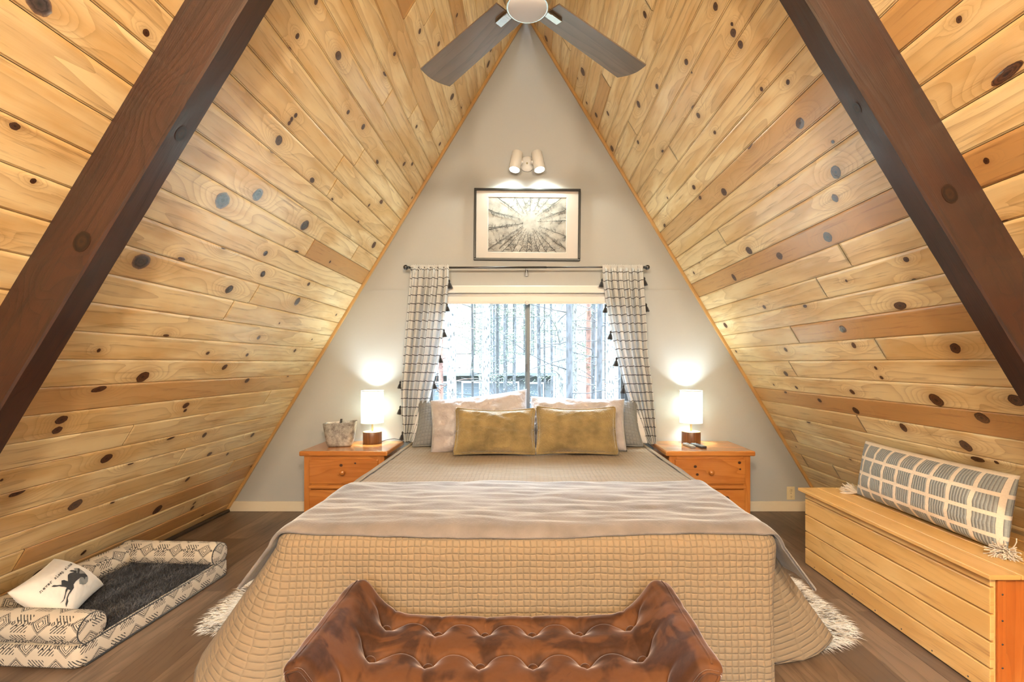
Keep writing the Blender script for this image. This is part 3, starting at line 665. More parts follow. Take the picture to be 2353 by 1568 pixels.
# ============================================================ WALL FITTINGS
# outlet
t = thing('power_outlet', 'ivory wall outlet plate low on the gable wall beside the wooden chest', 'outlet', (2.285, YB, 0.155))
mb = MB(); mb.box((0, -0.003, 0), (0.070, 0.006, 0.114)); mb.build('cover_plate', 'ivory', t, bevel=0.003)
for z in (0.028, -0.028):
    mb = MB(); mb.lathe([(0.016, 0), (0.016, 0.004), (0.014, 0.005)], 20, (0, -0.006, z), ax=Matrix.Rotation(PI/2, 3, 'X')); so = mb.build('socket', 'ivory', t)
    mb = MB(); mb.box((-0.005, -0.0115, z+0.003), (0.002, 0.001, 0.008)); mb.box((0.005, -0.0115, z+0.003), (0.002, 0.001, 0.008)); mb.box((0, -0.0115, z-0.007), (0.004, 0.001, 0.004)); mb.build('slots', 'plastic_dark', so)
mb = MB(); mb.lathe([(0.003, 0), (0.003, 0.002)], 10, (0, -0.006, 0), ax=Matrix.Rotation(PI/2, 3, 'X')); mb.build('screw', 'darkmetal', t)

# sconce
t = thing('wall_spotlight', 'white two-headed wall spotlight above the framed drawing', 'light', (0.004, YB, 3.0))
RX = Matrix.Rotation(PI/2, 3, 'X')
mb = MB(); mb.lathe([(0.066, 0), (0.066, 0.012), (0.062, 0.018), (0.012, 0.020), (0.0, 0.020)], 36, (0, 0, 0), ax=RX); mb.build('backplate', 'white', t)
mb = MB(); mb.lathe([(0.005, 0), (0.007, 0.012), (0.0, 0.014)], 12, (0, -0.018, 0), ax=RX); mb.build('finial', 'brass', t)
for sx in (-1, 1):
    base = Vector((sx*0.094, -0.085, -0.012)); tilt = Matrix.Rotation(sx*-0.16, 3, 'Y') @ Matrix.Rotation(-0.20, 3, 'X')
    mb = MB(); R_ = 0.0465
    mb.lathe([(0.0, 0.088), (R_-0.006, 0.088), (R_, 0.082), (R_, -0.078), (R_-0.003, -0.080), (R_-0.005, -0.078), (R_-0.005, -0.03)], 36, base, ax=tilt, caps=False)
    hd = mb.build('spot_head', 'white', t)
    mb = MB(); mb.lathe([(0.0, -0.066), (R_-0.008, -0.066), (R_-0.006, -0.05)], 28, base, ax=tilt, caps=False); mb.build('lamp_face', 'bulb', hd)
    mb = MB(); mb.tube([tilt @ Vector((0, 0, 0.086))+base, tilt @ Vector((0, 0, 0.10))+base], 0.003, 8); mb.build('switch', 'black', hd)
    mb = MB(); mb.tube([(sx*0.045, -0.010, -0.005), (sx*0.052, -0.05, -0.010), tuple(base+Vector((-sx*0.046, 0.01, 0)))], 0.008, 10); mb.sphere(tuple(base+Vector((-sx*0.050, 0.006, 0))), 0.012, 12, 8); mb.build('swivel_arm', 'white', t)
    sp = light('spot_bulb', 'SPOT', base+tilt @ Vector((0, 0, -0.083)), 6.5, (0.90, 1.0, 0.86), 0.03, None, t, cone=2.35, blend=0.25)
    sp.rotation_euler = tilt.to_euler()

# framed drawing
t = thing('framed_drawing', 'black framed ink drawing of bare trees seen from below, in a wide mat', 'picture', (0.005, YB, 2.475), (0, 0.009, 0))
fw, fh, fb = 0.918, 0.622, 0.020
mb = MB()
for (c, d) in (((0, -0.013, fh/2-fb/2), (fw, 0.026, fb)), ((0, -0.013, -fh/2+fb/2), (fw, 0.026, fb)), ((-fw/2+fb/2, -0.013, 0), (fb, 0.026, fh-2*fb)), ((fw/2-fb/2, -0.013, 0), (fb, 0.026, fh-2*fb))): mb.box(c, d)
mb.build('frame', 'black', t, bevel=0.004)
aw, ah, az = 0.680, 0.478, 0.0
mb = MB(); y_ = -0.012; ow, oh = fw-2*fb+0.01, fh-2*fb+0.01
O = [(-ow/2, -oh/2), (ow/2, -oh/2), (ow/2, oh/2), (-ow/2, oh/2)]; I = [(-aw/2, -ah/2), (aw/2, -ah/2), (aw/2, ah/2), (-aw/2, ah/2)]; J = [(x*.99, z*.986) for x, z in I]
mb.v = [(x, y_, z) for x, z in O]+[(x, y_, z) for x, z in I]+[(x, y_+0.004, z) for x, z in J]
for i in range(4):
    j = (i+1) % 4; mb.face([i, j, 4+j, 4+i], None, 0, False); mb.face([4+i, 4+j, 8+j, 8+i], None, 0, False)
mb.build('mat_board', 'mat', t)
mb = MB(); rnd = random.Random(21); yp = -0.0075
mb.v = [(x, yp, z) for x, z in J]; mb.face([0, 1, 2, 3], None, 0, False)
lev = [0]
def stroke(pts, w0, w1, mi):
    lev[0] += 1; w0 *= .75; y = yp-0.0002-0.0000012*lev[0]
    n = len(pts); b = len(mb.v)
    cl = lambda p: (max(-aw/2*.985, min(aw/2*.985, p[0])), max(-ah/2*.98, min(ah/2*.98, p[1])))
    for i, p in enumerate(pts):
        q = pts[min(i+1, n-1)]; r = pts[max(i-1, 0)]; dx, dz = q[0]-r[0], q[1]-r[1]; l = math.hypot(dx, dz) or 1
        w_ = (w0+(w1-w0)*i/(n-1))/2; nx, nzz = -dz/l*w_, dx/l*w_
        a = cl((p[0]+nx, p[1]+nzz)); c = cl((p[0]-nx, p[1]-nzz)); mb.v += [(a[0], y, a[1]), (c[0], y, c[1])]
    for i in range(n-1): mb.face([b+2*i, b+2*i+1, b+2*i+3, b+2*i+2], None, mi, False)
vp = (0.02, 0.02)
def twig(x, z, ang, ln, w_, depth=0):
    pts = [(x, z)]; a = ang
    for i in range(4):
        a += rnd.uniform(-.25, .25); x += math.cos(a)*ln/4; z += math.sin(a)*ln/4; pts.append((x, z))
        if depth < 2 and rnd.random() < 0.65: twig(x, z, a+rnd.choice((-1, 1))*rnd.uniform(.4, .9), ln*rnd.uniform(.35, .6), w_*.6, depth+1)
    stroke(pts, w_, w_*.3, 1)
trunks = [(-170, .34, 1), (-150, .40, 0), (-138, .33, 1.3), (-120, .30, .8), (-108, .27, .7), (-95, .25, .7), (-85, .25, .6), (-72, .27, .7), (-60, .29, .8), (-48, .33, .9), (-35, .40, 1.7), (-20, .36, .9), (4, .34, .8), (20, .37, 1.5), (38, .33, .7), (52, .3, .6), (68, .25, .8), (88, .24, .8), (105, .25, .5), (120, .27, .8), (142, .34, 1.0), (165, .37, 1.7), (188, .37, .9), (214, .42, 1.6), (228, .36, .8)]
for (deg, ln, k) in trunks:
    a = math.radians(deg); ca, sa = math.cos(a), math.sin(a); R1 = ln*1.05; R0 = 0.05+rnd.uniform(0, .05); pts = []
    for i in range(9):
        r = R1+(R0-R1)*i/8; wob = rnd.uniform(-.004, .004); pts.append((vp[0]+ca*r-sa*wob, vp[1]+sa*r+ca*wob))
    stroke(pts, .009*k, .0012, 2 if k > 1.2 else 1)
    if k > 1.2: stroke([(p[0]+.0045*k*sa, p[1]-.0045*k*ca) for p in pts], .004*k, .001, 1)
    nt = int(16+8*k)
    for i in range(nt):
        f = rnd.uniform(0.02, 1); r = R1+(R0-R1)*f; s_ = rnd.choice((-1, 1)); sc_ = (1-f)*.75+.25
        twig(vp[0]+ca*r, vp[1]+sa*r, a+PI+s_*rnd.uniform(.5, 1.2), rnd.uniform(.02, .055)*sc_, .0028*sc_+.0008)
mb.build('drawing', ['paper', 'ink', 'inkgrey'], t)

# blind
t = thing('roller_blind', 'white roller blind rolled up at the top of the window', 'blind', (0.003, YB-0.045, 1.87))
mb = MB(); mb.grid(lambda u, v: (-0.875+1.75*v, [0.043, -0.030, -0.036, -0.036, 0.043][min(4, int(u*4+.01))], [0.070, 0.070, 0.062, 0.008, 0.004][min(4, int(u*4+.01))]), 4, 1, smooth=False)
mb.box((-0.873, 0.003, 0.037), (0.006, 0.078, 0.062)); mb.box((0.873, 0.003, 0.037), (0.006, 0.078, 0.062)); mb.build('valance', 'white', t)
mb = MB(); mb.tube([(-0.86, 0.004, -0.02), (0.86, 0.004, -0.02)], 0.028, 20); mb.box((0, -0.022, -0.048), (1.70, 0.003, 0.05)); mb.build('rolled_fabric', 'white', t)
mb = MB(); mb.box((0, -0.022, -0.078), (1.70, 0.012, 0.016)); hb = mb.build('hem_bar', 'white', t, bevel=0.004)
mb = MB(); mb.lathe([(0.016, 0), (0.018, 0.004), (0.010, 0.010), (0, 0.011)], 18, (0, -0.028, -0.078), ax=RX); mb.build('pull_knob', 'white', hb)

# curtain rod
YC = YB-0.105
t = thing('curtain_rod', 'dark metal curtain rod with round finials above the window', 'curtain rod', (0, YC, 2.085))
mb = MB(); mb.tube([(-1.0, 0, 0), (0.17, 0, 0.003)], 0.0085, 14); mb.tube([(0.15, 0, 0.003), (1.0, 0, 0.006)], 0.0065, 14); mb.build('rod', 'darkmetal', t)
for s_ in (-1, 1):
    mb = MB(); mb.sphere((s_*1.018, 0, 0.003), 0.021, 20, 14); mb.lathe([(0.010, -0.012), (0.012, 0), (0.010, 0.01)], 14, (s_*0.995, 0, 0.003), ax=Matrix.Rotation(PI/2, 3, 'Y')); mb.build('finial', 'darkmetal', t)
for x in (-0.97, 0.0, 0.97):
    mb = MB(); mb.box((x, 0.050, -0.004), (0.012, 0.10, 0.006)); mb.box((x, 0.1, -0.02), (0.020, 0.008, 0.07)); mb.box((x, -0.002, -0.014), (0.014, 0.022, 0.010)); mb.box((x, 0.0, -0.03), (0.008, 0.008, 0.03)); mb.build('bracket', 'darkmetal', t, bevel=0.001)

# curtains
def curtain(label, lo, ro, folds, tassels, seed):
    """lo/ro: outlines [(z, x)] of the left and right edge"""
    rnd = random.Random(seed); cx = (lo[0][1]+ro[0][1])/2; t = thing('curtain', label, 'curtain', (cx, YC, 2.085))
    ztop, zbot = 2.108, lo[-1][0]
    def ed(tab, z):
        for (z0, x0), (z1, x1) in zip(tab[:-1], tab[1:]):
            if z0 >= z >= z1: return x0+(x1-x0)*(z0-z)/(z0-z1)
        return tab[0][1] if z > tab[0][0] else tab[-1][1]
    ph = [rnd.uniform(-.5, .5) for _ in range(40)]
    def fn(u, v):
        z = ztop+(zbot-ztop)*v; a, b = ed(lo, z), ed(ro, z)
        amp = 0.014+0.016*sstep(0, 0.25, v); pp = 0.35*math.sin(v*2.1+seed)
        y = amp*math.sin(2*PI*(folds*u)+pp+ph[int(u*8)]*0) + 0.009*math.sin(2*PI*folds*2.3*u+1.3+v*2)
        if v < 0.022: y = y*0.3 + 0.008*math.sin(PI*v/0.022)
        x = a+(b-a)*(u+0.010*math.sin(2*PI*folds*u+1.0))
        if v < 0.04: z += 0.004*math.sin(u*150)
        y += -0.03*v
        return (x-cx, y-0.012 if v > .02 else y*0.4-0.010, z-2.085)
    mb = MB(); mb.grid(fn, 150, 150, lambda u, v: (u*1.1, (1-v)*(ztop-zbot)+0.0015*math.sin(2*PI*folds*u)), smooth=True)
    cl = mb.build('panel', 'curtain', t)
    md = cl.modifiers.new('sol', 'SOLIDIFY'); md.thickness = 0.0012
    for (z, e) in tassels:
        x = (ed(ro, z+0.03) if e > 0 else ed(lo, z+0.03))-cx; sz = rnd.uniform(.92, 1.08)
        tilt = Matrix.Rotation(-e*0.12, 3, 'Y'); mb = MB()
        v_ = (ztop-z)/(ztop-zbot); y = -0.012-0.03*v_
        prof = [(0.001, 0.046), (0.006, 0.044), (0.0085, 0.034), (0.006, 0.026), (0.0055, 0.022), (0.010, 0.014), (0.0155, -0.006), (0.0185, -0.022), (0.012, -0.024), (0.0, -0.020)]
        b = len(mb.v); mb.lathe([(r*sz, q*sz) for r, q in prof], 22, (x+e*0.012, y, z-2.085), ax=tilt, caps=False)
        for i in range(len(mb.v)):        # ragged strands
            k = i // 22
            if 5 <= k <= 8:
                p_ = Vector(mb.v[i]); c_ = Vector((x+e*0.012, y, p_[2])); d = p_-c_; f = 1+0.22*math.sin((i % 22)*PI) + (0.16 if i % 2 else -0.06); mb.v[i] = tuple(c_+d*f+Vector((0, 0, rnd.uniform(-.003, .002) if k > 6 else 0)))
        mb.tube([(x-e*0.002, y, z-2.085+0.052), (x+e*0.012, y, z-2.085+0.044)], 0.0012, 5); mb.build('tassel', 'tassel', t)
    return t
PX = lambda px: (px-1210)*YC/F
PZ = lambda py: CAMH-(py-835)*YC/F
lo = [(PZ(y), PX(x)) for x, y in ((944, 606), (941, 650), (934, 740), (928, 820), (923, 900), (925, 950), (929, 985), (932, 1014))]
ro = [(PZ(y), PX(x)) for x, y in ((1031, 606), (1031, 650), (1022, 740), (1011, 820), (997, 880), (981, 950), (964, 985), (950, 1014))]
curtain('white curtain with thin black stripes and tassels at the left of the window', lo, ro, 6, [(PZ(y), e) for y, e in ((657, 1), (710, 1), (769, 1), (828, 1), (887, 1), (945, 1), (887, -1), (945, -1), (1003, -1))], 3)
lo = [(PZ(y), PX(x)) for x, y in ((1383, 606), (1385, 650), (1397, 730), (1413, 810), (1433, 890), (1452, 955), (1474, 1000), (1488, 1020))]
ro = [(PZ(y), PX(x)) for x, y in ((1476, 606), (1478, 650), (1483, 730), (1486, 810), (1496, 890), (1501, 955), (1503, 1000), (1503, 1020))]
curtain('white curtain with thin black stripes and tassels at the right of the window', lo, ro, 6, [(PZ(y), e) for y, e in ((654, -1), (713, -1), (774, -1), (835, -1), (897, -1), (651, 1), (711, 1))], 8)

# ============================================================ CEILING FAN
FANROT, FANPITCH = -3.0, 0.11
FX, FY, FZ = 0.003, 1.84, 2.74
t = thing('ceiling_fan', 'ceiling fan with wood-look blades and a round opal light', 'ceiling fan', (FX, FY, FZ))
mb = MB(); mb.lathe([(0.082, -0.046), (0.086, -0.044), (0.086, -0.020), (0.098, -0.005), (0.100, 0.06), (0.085, 0.085), (0.03, 0.10)], 48); mb.build('motor_housing', 'chrome', t)
mb = MB(); mb.lathe([(0.0, -0.062), (0.030, -0.061), (0.058, -0.057), (0.074, -0.050), (0.081, -0.042)], 48, caps=False); mb.build('light_lens', 'opal', t)
mb = MB(); mb.lathe([(0.012, 0.09), (0.012, 1.40)], 16); mb.build('downrod', 'chrome', t)
mb = MB(); mb.lathe([(0.030, 1.36), (0.065, 1.42), (0.07, 1.47), (0.0, 1.475)], 28); mb.build('canopy', 'chrome', t)
mb0 = None
for i in range(4):
    az = math.radians(45+90*i+FANROT); R_ = Matrix.Rotation(az, 3, 'Z') @ Matrix.Rotation(FANPITCH, 3, 'X')
    mb = MB()
    out = []
    r0, r1 = 0.115, 0.70
    for k in range(17):
        f = k/16; r = r0+(r1-r0)*f; hw_ = 0.066+0.020*f
        out.append((r, hw_))
    tipn = 8; pts = [(r, -h) for r, h in out] + [(r1+0.022*math.sin(PI*(q+1)/(tipn+1)), -0.086+0.172*(q+1)/(tipn+1)) for q in range(tipn)] + [(r, h) for r, h in out[::-1]]
    for z in (-0.003, 0.003):
        mb.v += [tuple(R_ @ Vector((x, y, z))) for x, y in pts]
    n = len(pts); mb.face(list(range(n))[::-1], [(x+i*3, y+i) for x, y in pts][::-1], 0, False); mb.face([n+q for q in range(n)], [(x, y) for x, y in pts], 0, False)
    for q in range(n):
        q2 = (q+1) % n; mb.face([q, q2, n+q2, n+q], None, 0, False)
    bl = mb.build('blade', 'blade', t)
    mb = MB(); mb.box((0.135, 0, -0.009), (0.10, 0.034, 0.012)); mb.box((0.10, 0, -0.006), (0.05, 0.03, 0.02))
    mb.v = [tuple(R_ @ Vector(v)) for v in mb.v]; mb.build('blade_iron', 'chrome', t, bevel=0.002)
# ============================================================ BED
BW, BY0, BY1, BZ = 1.00, 1.80, 3.90, 0.62
t = thing('bed', 'wide bed with white mattress under the quilted coverlet', 'bed', (0, 2.86, 0))
def local(mb, o):
    L = o.location; mb.v = [(x-L[0], y-L[1], z-L[2]) for x, y, z in mb.v]; return mb
mb = MB(); mb.box((0, 2.86, 0.19), (1.90, 2.02, 0.12)); local(mb, t).build('base_frame', 'walnut', t, bevel=0.01)
mb = MB(); mb.box((0, 2.87, 0.41), (1.92, 2.00, 0.33)); local(mb, t).build('mattress', 'mattress', t, bevel=0.05, seg=4)
for x in (-0.90, 0.90):
    for y in (1.92, 3.80):
        mb = MB(); mb.box((x, y, 0.066), (0.07, 0.07, 0.132)); local(mb, t).build('leg', 'walnut', t, bevel=0.004)
mb = MB()
def sh(u, v):
    x = -0.985+1.97*u; y = 3.60+0.30*v; e = max(0, abs(x)-0.93)
    return (x, y, 0.583-e*e*14+0.006*nz(x*6, y*9)+0.0)
mb.grid(sh, 70, 14); sh_ = local(mb, t).build('fitted_sheet', 'sheet', t)

# coverlet: top sheet plus a skirt that flares at the foot corners
def flareL(y): return 0.16+0.54*sstep(3.0, 1.95, y)
def flareR(y): return 0.12+0.60*sstep(3.0, 2.0, y)
CR = 0.09
def path(t_):
    """outline of the bed top; returns point, outward normal, flare, tag"""
    L1 = BY1-(BY0+CR); La = PI/2*CR; L2 = 2*(BW-CR)
    if t_ < L1: y = BY1-t_; return (-BW, y), (-1, 0), flareL(y), 0
    t_ -= L1
    if t_ < La:
        a = PI+t_/CR; f = t_/La; return (-BW+CR+CR*math.cos(a), BY0+CR+CR*math.sin(a)), (math.cos(a), math.sin(a)), 0.70*(1-f)+0.14*f, 1
    t_ -= La
    if t_ < L2:
        x = -BW+CR+t_; return (x, BY0), (0, -1), 0.03+0.11*math.exp(-((x+BW-CR)/0.22)**2), 2
    t_ -= L2
    if t_ < La:
        a = 1.5*PI+t_/CR; f = t_/La; return (BW-CR+CR*math.cos(a), BY0+CR+CR*math.sin(a)), (math.cos(a), math.sin(a)), 0.05-0.11*sstep(.2, .6, f), 3
    t_ -= La
    y = BY0+CR+t_; k = sstep(1.93, 2.03, y); return (BW, y), (1, 0), flareR(y)*k-0.06*(1-k), 4
LT = 2*(BY1-(BY0+CR))+PI*CR+2*(BW-CR)
def topz(x, y):
    return BZ+0.007*nz(x*3.1, y*3.3)+0.004*nz(x*8, y*14, 3)+0.010*math.exp(-((y-3.1)/.2)**2)*0
RR = 0.075
def skirt(u, v, off=0.0, drop=0.565):
    t_ = LT*u; (x, y), (nx, ny), fl, tg = path(t_)
    arc = RR*PI/2; s = v*(arc+drop)
    if s < arc: a = s/RR; o_ = RR*math.sin(a)-RR; dz = RR*(1-math.cos(a))
    else: o_ = 0.0; dz = RR+(s-arc)
    d = max(0, s-arc)
    ang = math.atan(fl); o_ += d*math.sin(ang); dz = dz-(d-d*math.cos(ang)) if s > arc else dz
    wv = 0.030*(d/drop)*math.sin(t_*9.5+1.3*math.sin(t_*3))*(1 if tg in (0, 4) else 0.35)
    if tg == 2:
        q = (x+BW); wv += -0.020*(d/drop)*math.exp(-((q-0.33)/0.05)**2)+0.014*(d/drop)*math.exp(-((q-0.24)/0.05)**2)
        q = (BW-x); wv += -0.014*(d/drop)*math.exp(-((q-0.36)/0.07)**2)+0.02*(d/drop)*math.exp(-((q-0.2)/0.08)**2)
        wv += 0.004*nz(x*5, d*6)
    o_ += wv+off
    hem = 0.0
    return (x+nx*o_, y+ny*o_, max(0.012, BZ+off-dz+0.004*nz(x*5, y*5)))
t = None
mb = MB()
nx_, ny_ = 110, 110
def top(u, v):
    x = -(BW-RR)+2*(BW-RR)*u; y = BY0+RR+(BY1-0.16-BY0-RR)*v
    return (x, y, topz(x, y))
mb.grid(top, nx_, ny_, lambda u, v: (-(BW-RR)+2*(BW-RR)*u, (BY1-BY0)*v))
mb.grid(skirt, 420, 44, lambda u, v: (LT*u, 2+v*(0.565+RR*PI/2)), flip=False)
b = len(mb.v)
# corner fillets between the square top and the rounded outline
q = tag(mb.build('coverlet', 'quilt'), 'taupe quilted coverlet with stitched squares spread over the bed', 'bedspread')
md = q.modifiers.new('sol', 'SOLIDIFY'); md.thickness = 0.008; md.offset = -1
# hem binding
mb = MB(); pts = [skirt(i/260, 1.0) for i in range(261)]; mb.tube([(p[0], p[1], p[2]+.003) for p in pts], 0.0065, 8); mb.build('hem_binding', 'quilt', q)

# throw blanket
TY1 = 2.50
def throwpt(u, v):
    dL, dR = 0.20, 0.21; flat = 2*(BW-RR); arc = RR*PI/2; tot = dL+arc+flat+arc+dR
    a = u*tot; off = 0.016
    wig = 0.016*nz(u*4.2, 5)
    b_ = -0.004+v*(TY1-BY0+0.004)
    b_ += (1-v)*(0.010*math.sin(u*9+1)+0.4*wig)+v*0.03*nz(u*6, 9)
    # foot direction
    if b_ >= RR: y = BY0+b_; dzf = 0
    else:
        s = RR-b_
        if s < arc: an = s/RR; y = BY0+RR-RR*math.sin(an); dzf = RR*(1-math.cos(an))
        else: y = BY0-(s-arc)*0.06; dzf = RR+(s-arc)
    yy = max(y, BY0+CR)
    cx = a-(dL+arc+flat/2)
    m = flat/2
    if abs(cx) <= m: x = cx; dz = 0; 
    else:
        s = abs(cx)-m; sg = 1 if cx > 0 else -1
        if s < arc: an = s/RR; x = sg*(BW-RR+RR*math.sin(an)); dz = RR*(1-math.cos(an))
        else:
            fl = (flareR if sg > 0 else flareL)(max(1.95, y)); an = math.atan(fl); d = s-arc
            t_ = (LT-(y-(BY0+CR))) if sg > 0 else (BY1-y)
            t2 = LT-(BY1-y) if sg > 0 else BY1-y
            x = sg*(BW+d*math.sin(an)+0.030*(d/0.565)*math.sin(t2*9.5+1.3*math.sin(t2*3))); dz = RR+d*math.cos(an)
    # foot corners stay rounded
    side = sstep(0, RR, abs(cx)-m)
    if dzf > 0 and dz > 0:
        k = side; y = y+(0.05)*k*sstep(0, 0.1, dzf); dzf *= (1-0.75*k)
    z = topz(max(-.93, min(.93, x)), max(BY0+RR, y))+off-dz-dzf
    fold = 0.010*nz(x*2.2+y*1.5, y*9, 1)+0.007*nz(x*5, y*22, 7)+0.007*abs(nz(x*1.4, y*12+x*2, 11))
    onTop = (1-side)*sstep(-0.02, 0.14, b_)*(1-0.3*v)
    z += fold*onTop+0.010*math.exp(-(b_/0.07)**2)*(1-side)
    out = 0.018
    if dz > 0: x += (1 if cx > 0 else -1)*out*min(1, dz/RR)
    if dzf > 0: y -= out*min(1, dzf/RR)
    return (x, y, z)
mb = MB(); mb.grid(throwpt, 300, 130, lambda u, v: (u*2.6, v*.8))
q = tag(mb.build('throw_blanket', 'throw'), 'plush taupe throw blanket laid across the foot of the bed', 'blanket')
md = q.modifiers.new('sol', 'SOLIDIFY'); md.thickness = 0.013; md.offset = -0.6

# ============================================================ PILLOWS
def pillow_fn(w, h, th, seed, ear=0.06, wr=0.008, sag=0.0, uneven=0.0, pinch=0.75):
    """returns f(u, v, side) in local coords: x width, y up, z thickness"""
    def f(u, v, side):
        a, b = u*2-1, v*2-1
        k = (1-abs(a)**2.6)*(1-abs(b)**2.6); k = max(0, k)
        zz = th/2*k**0.55
        px = w/2*a*(1-ear*(1-b*b)*abs(a)); py = h/2*b*(1-ear*1.3*(1-a*a)*abs(b))
        py += -sag*(1-a*a)*(b+1)/2+uneven*a*(b+1)/2
        wrk = wr*(nz(a*2.2+seed, b*2.6, side)+0.6*nz(a*5+seed, b*5, side+3)+0.45*abs(nz(a*3+b*2+seed, (b-a)*6, 9)))*min(1, k*3)
        return Vector((px, py, side*(zz+wrk)))
    return f
def pillow(name, label, mat, loc, size, rot, seed, cat='pillow', group=None, piping=None, ear=0.06, wr=0.008, sag=0, uneven=0, n=64, flange=0, uvk=1.0):
    """loc is the centre of the bottom edge; the body leans back by rot[0]"""
    w, h, th = size; f = pillow_fn(w, h, th, seed, ear, wr, sag, uneven)
    mb = MB()
    L = lambda p: (p.x, p.z, p.y+h/2)          # upright in local space: thickness along y
    for side in (-1, 1):
        mb.grid(lambda u, v: L(f(u, v, side)), n, int(n*.7), lambda u, v: (u*w*uvk, v*h*uvk), flip=(side > 0))
    o = mb.build(name, mat, merge=True); o.location = loc; o.rotation_euler = rot
    tag(o, label, cat, group)
    if piping:
        mb = MB(); pts = []
        m = 40
        per = [(i/m, 0) for i in range(m)]+[(1, i/m) for i in range(m)]+[(1-i/m, 1) for i in range(m)]+[(0, 1-i/m) for i in range(m)]+[(0, 0), (1/m, 0)]
        for (u, v) in per: pts.append(L(f(u, v, 1)))
        mb.tube(pts, piping, 8, caps=False); mb.build('piping', mat, o)
    return o
R = math.radians
zt = BZ+0.012
pillow('sleeping_pillow', 'white sleeping pillow tucked behind the left grey quilted sham', 'sheet', (-0.60, 3.84, zt-.02), (0.74, 0.30, 0.16), (R(-10), 0, 0), 3, ear=.05)
pillow('sleeping_pillow', 'white sleeping pillow tucked behind the right grey quilted sham', 'sheet', (0.64, 3.84, zt-.02), (0.74, 0.28, 0.16), (R(-10), 0, 0), 4, ear=.05)
pillow('quilted_sham', 'grey quilted pillow leaning behind the left pale satin pillow', 'sham', (-0.46, 3.62, zt), (0.86, 0.42, 0.20), (R(-38), 0, R(2)), 11, piping=.006, ear=.05, wr=.006)
pillow('quilted_sham', 'grey quilted pillow leaning behind the right pale satin pillow', 'sham', (0.48, 3.62, zt), (0.86, 0.42, 0.20), (R(-38), 0, R(-2)), 12, piping=.006, ear=.05, wr=.006)
pillow('satin_pillow', 'pale pinkish satin pillow with one raised corner, behind the left mustard cushion', 'linen', (-0.335, 3.44, zt), (0.76, 0.44, 0.17), (R(-24), R(-4.5), R(3)), 21, ear=.045, wr=.026, uneven=.015)
pillow('satin_pillow', 'pale pinkish satin pillow standing behind the right mustard cushion', 'linen', (0.38, 3.46, zt), (0.74, 0.42, 0.17), (R(-26), R(1.5), R(-3)), 22, ear=.045, wr=.024)
pillow('plush_cushion', 'mustard plush lumbar cushion, left one of the pair on the bed', 'fur_yellow', (-0.226, 3.27, zt+.004), (  .575, 0.335, 0.15), (R(-22), R(0.5), R(2)), 31, cat='cushion', piping=.009, ear=.05, wr=.016, sag=.012)
pillow('plush_cushion', 'mustard plush lumbar cushion, right one of the pair on the bed', 'fur_yellow', (0.358, 3.28, zt+.004), (0.575, 0.345, 0.15), (R(-21), R(0), R(-2)), 32, cat='cushion', piping=.009, ear=.05, wr=.010, sag=.014)

# ============================================================ NIGHTSTANDS
def boxw(mb, c, d, axis, rnd, mi=0):
    mb.box(c, d, mi, axis=axis, off=(rnd.uniform(0, 40), rnd.uniform(0, 40)))
def nightstand(x0, x1, label, seed, knots):
    rnd = random.Random(seed); cx = (x0+x1)/2; W = x1-x0; yf, yb = 3.535, 3.965; H_ = 0.612
    t = thing('nightstand', label, 'nightstand', (cx, (yf+yb)/2, 0)); my = (yf+yb)/2
    D = yb-yf
    def P(name, boxes, mat='stand', bev=0.003, par=None):
        mb = MB()
        for c, d, a in boxes: boxw(mb, c, d, a, rnd)
        o = mb.build(name, mat, par or t, bevel=bev); setattrs(o, tone=rnd.random(), warp=0.0, knot=0.0); return o
    P('top', [((0, -0.012, H_-0.019), (W+0.06, D+0.05, 0.038), 0)], bev=0.009)
    P('side_panel', [((-W/2+.011, 0, .288), (.022, D, .575), 2)]); P('side_panel', [((W/2-.011, 0, .288), (.022, D, .575), 2)])
    P('back_panel', [((0, D/2-.006, .288), (W-.046, .012, .57), 2)])
    P('face_frame', [((-W/2+.027, -D/2-.008, .288), (.054, .016, .575), 2), ((W/2-.027, -D/2-.008, .288), (.054, .016, .575), 2), ((0, -D/2-.008, .560), (W-.108, .016, .030), 0), ((0, -D/2-.008, .338), (W-.108, .016, .040), 0), ((0, -D/2-.008, .055), (W-.108, .016, .11), 0)])
    P('moulding', [((0, -D/2-.022, .338), (W-.075, .014, .022), 0)], bev=.005)
    P('plinth', [((0, -D/2-.016, .035), (W, .016, .07), 0)], bev=.005)
    for z0, z1 in ((.361, .548), (.114, .316)):
        zc = (z0+z1)/2
        dr = P('drawer', [((0, -D/2-.018, zc), (W-.086, .022, z1-z0), 0), ((0, -D/2+.15, zc-.01), (W-.15, .30, z1-z0-.06), 1)], bev=.006)
        mb = MB(); mb.lathe([(0.009, 0), (0.008, 0.012), (0.019, 0.020), (0.0205, 0.028), (0.015, 0.036), (0, 0.039)], 24, (0, -D/2-.029, zc), ax=RX)
        k = mb.build('knob', 'stand', dr); setattrs(k, tone=.8, warp=0., knot=0.)
        mb = MB(); kr = []
        for (kx, kz, r) in [(a, b, c) for a, b, c in knots if z0 < b < z1]:
            cb = len(mb.v); NS = 20
            for ri, rr in enumerate((0, .4, .75, 1)):
                for i in range(NS if ri else 1):
                    a = 2*PI*i/NS; mb.v.append((kx+r*1.15*rr*math.cos(a), -D/2-.0297, kz+r*rr*math.sin(a))); kr.append(rr)
            for i in range(NS):
                i2 = (i+1) % NS; mb.face([cb, cb+1+i, cb+1+i2], None, 0)
                for q in range(2):
                    o1 = cb+1+q*NS; o2 = o1+NS; mb.face([o1+i, o2+i, o2+i2, o1+i2], None, 0)
        if mb.v:
            mb.at = {'kr': kr, 'kg': [0.0]*len(kr)}; ko = mb.build('knots', 'knot', dr); ko['kind'] = 'stuff'
    return t
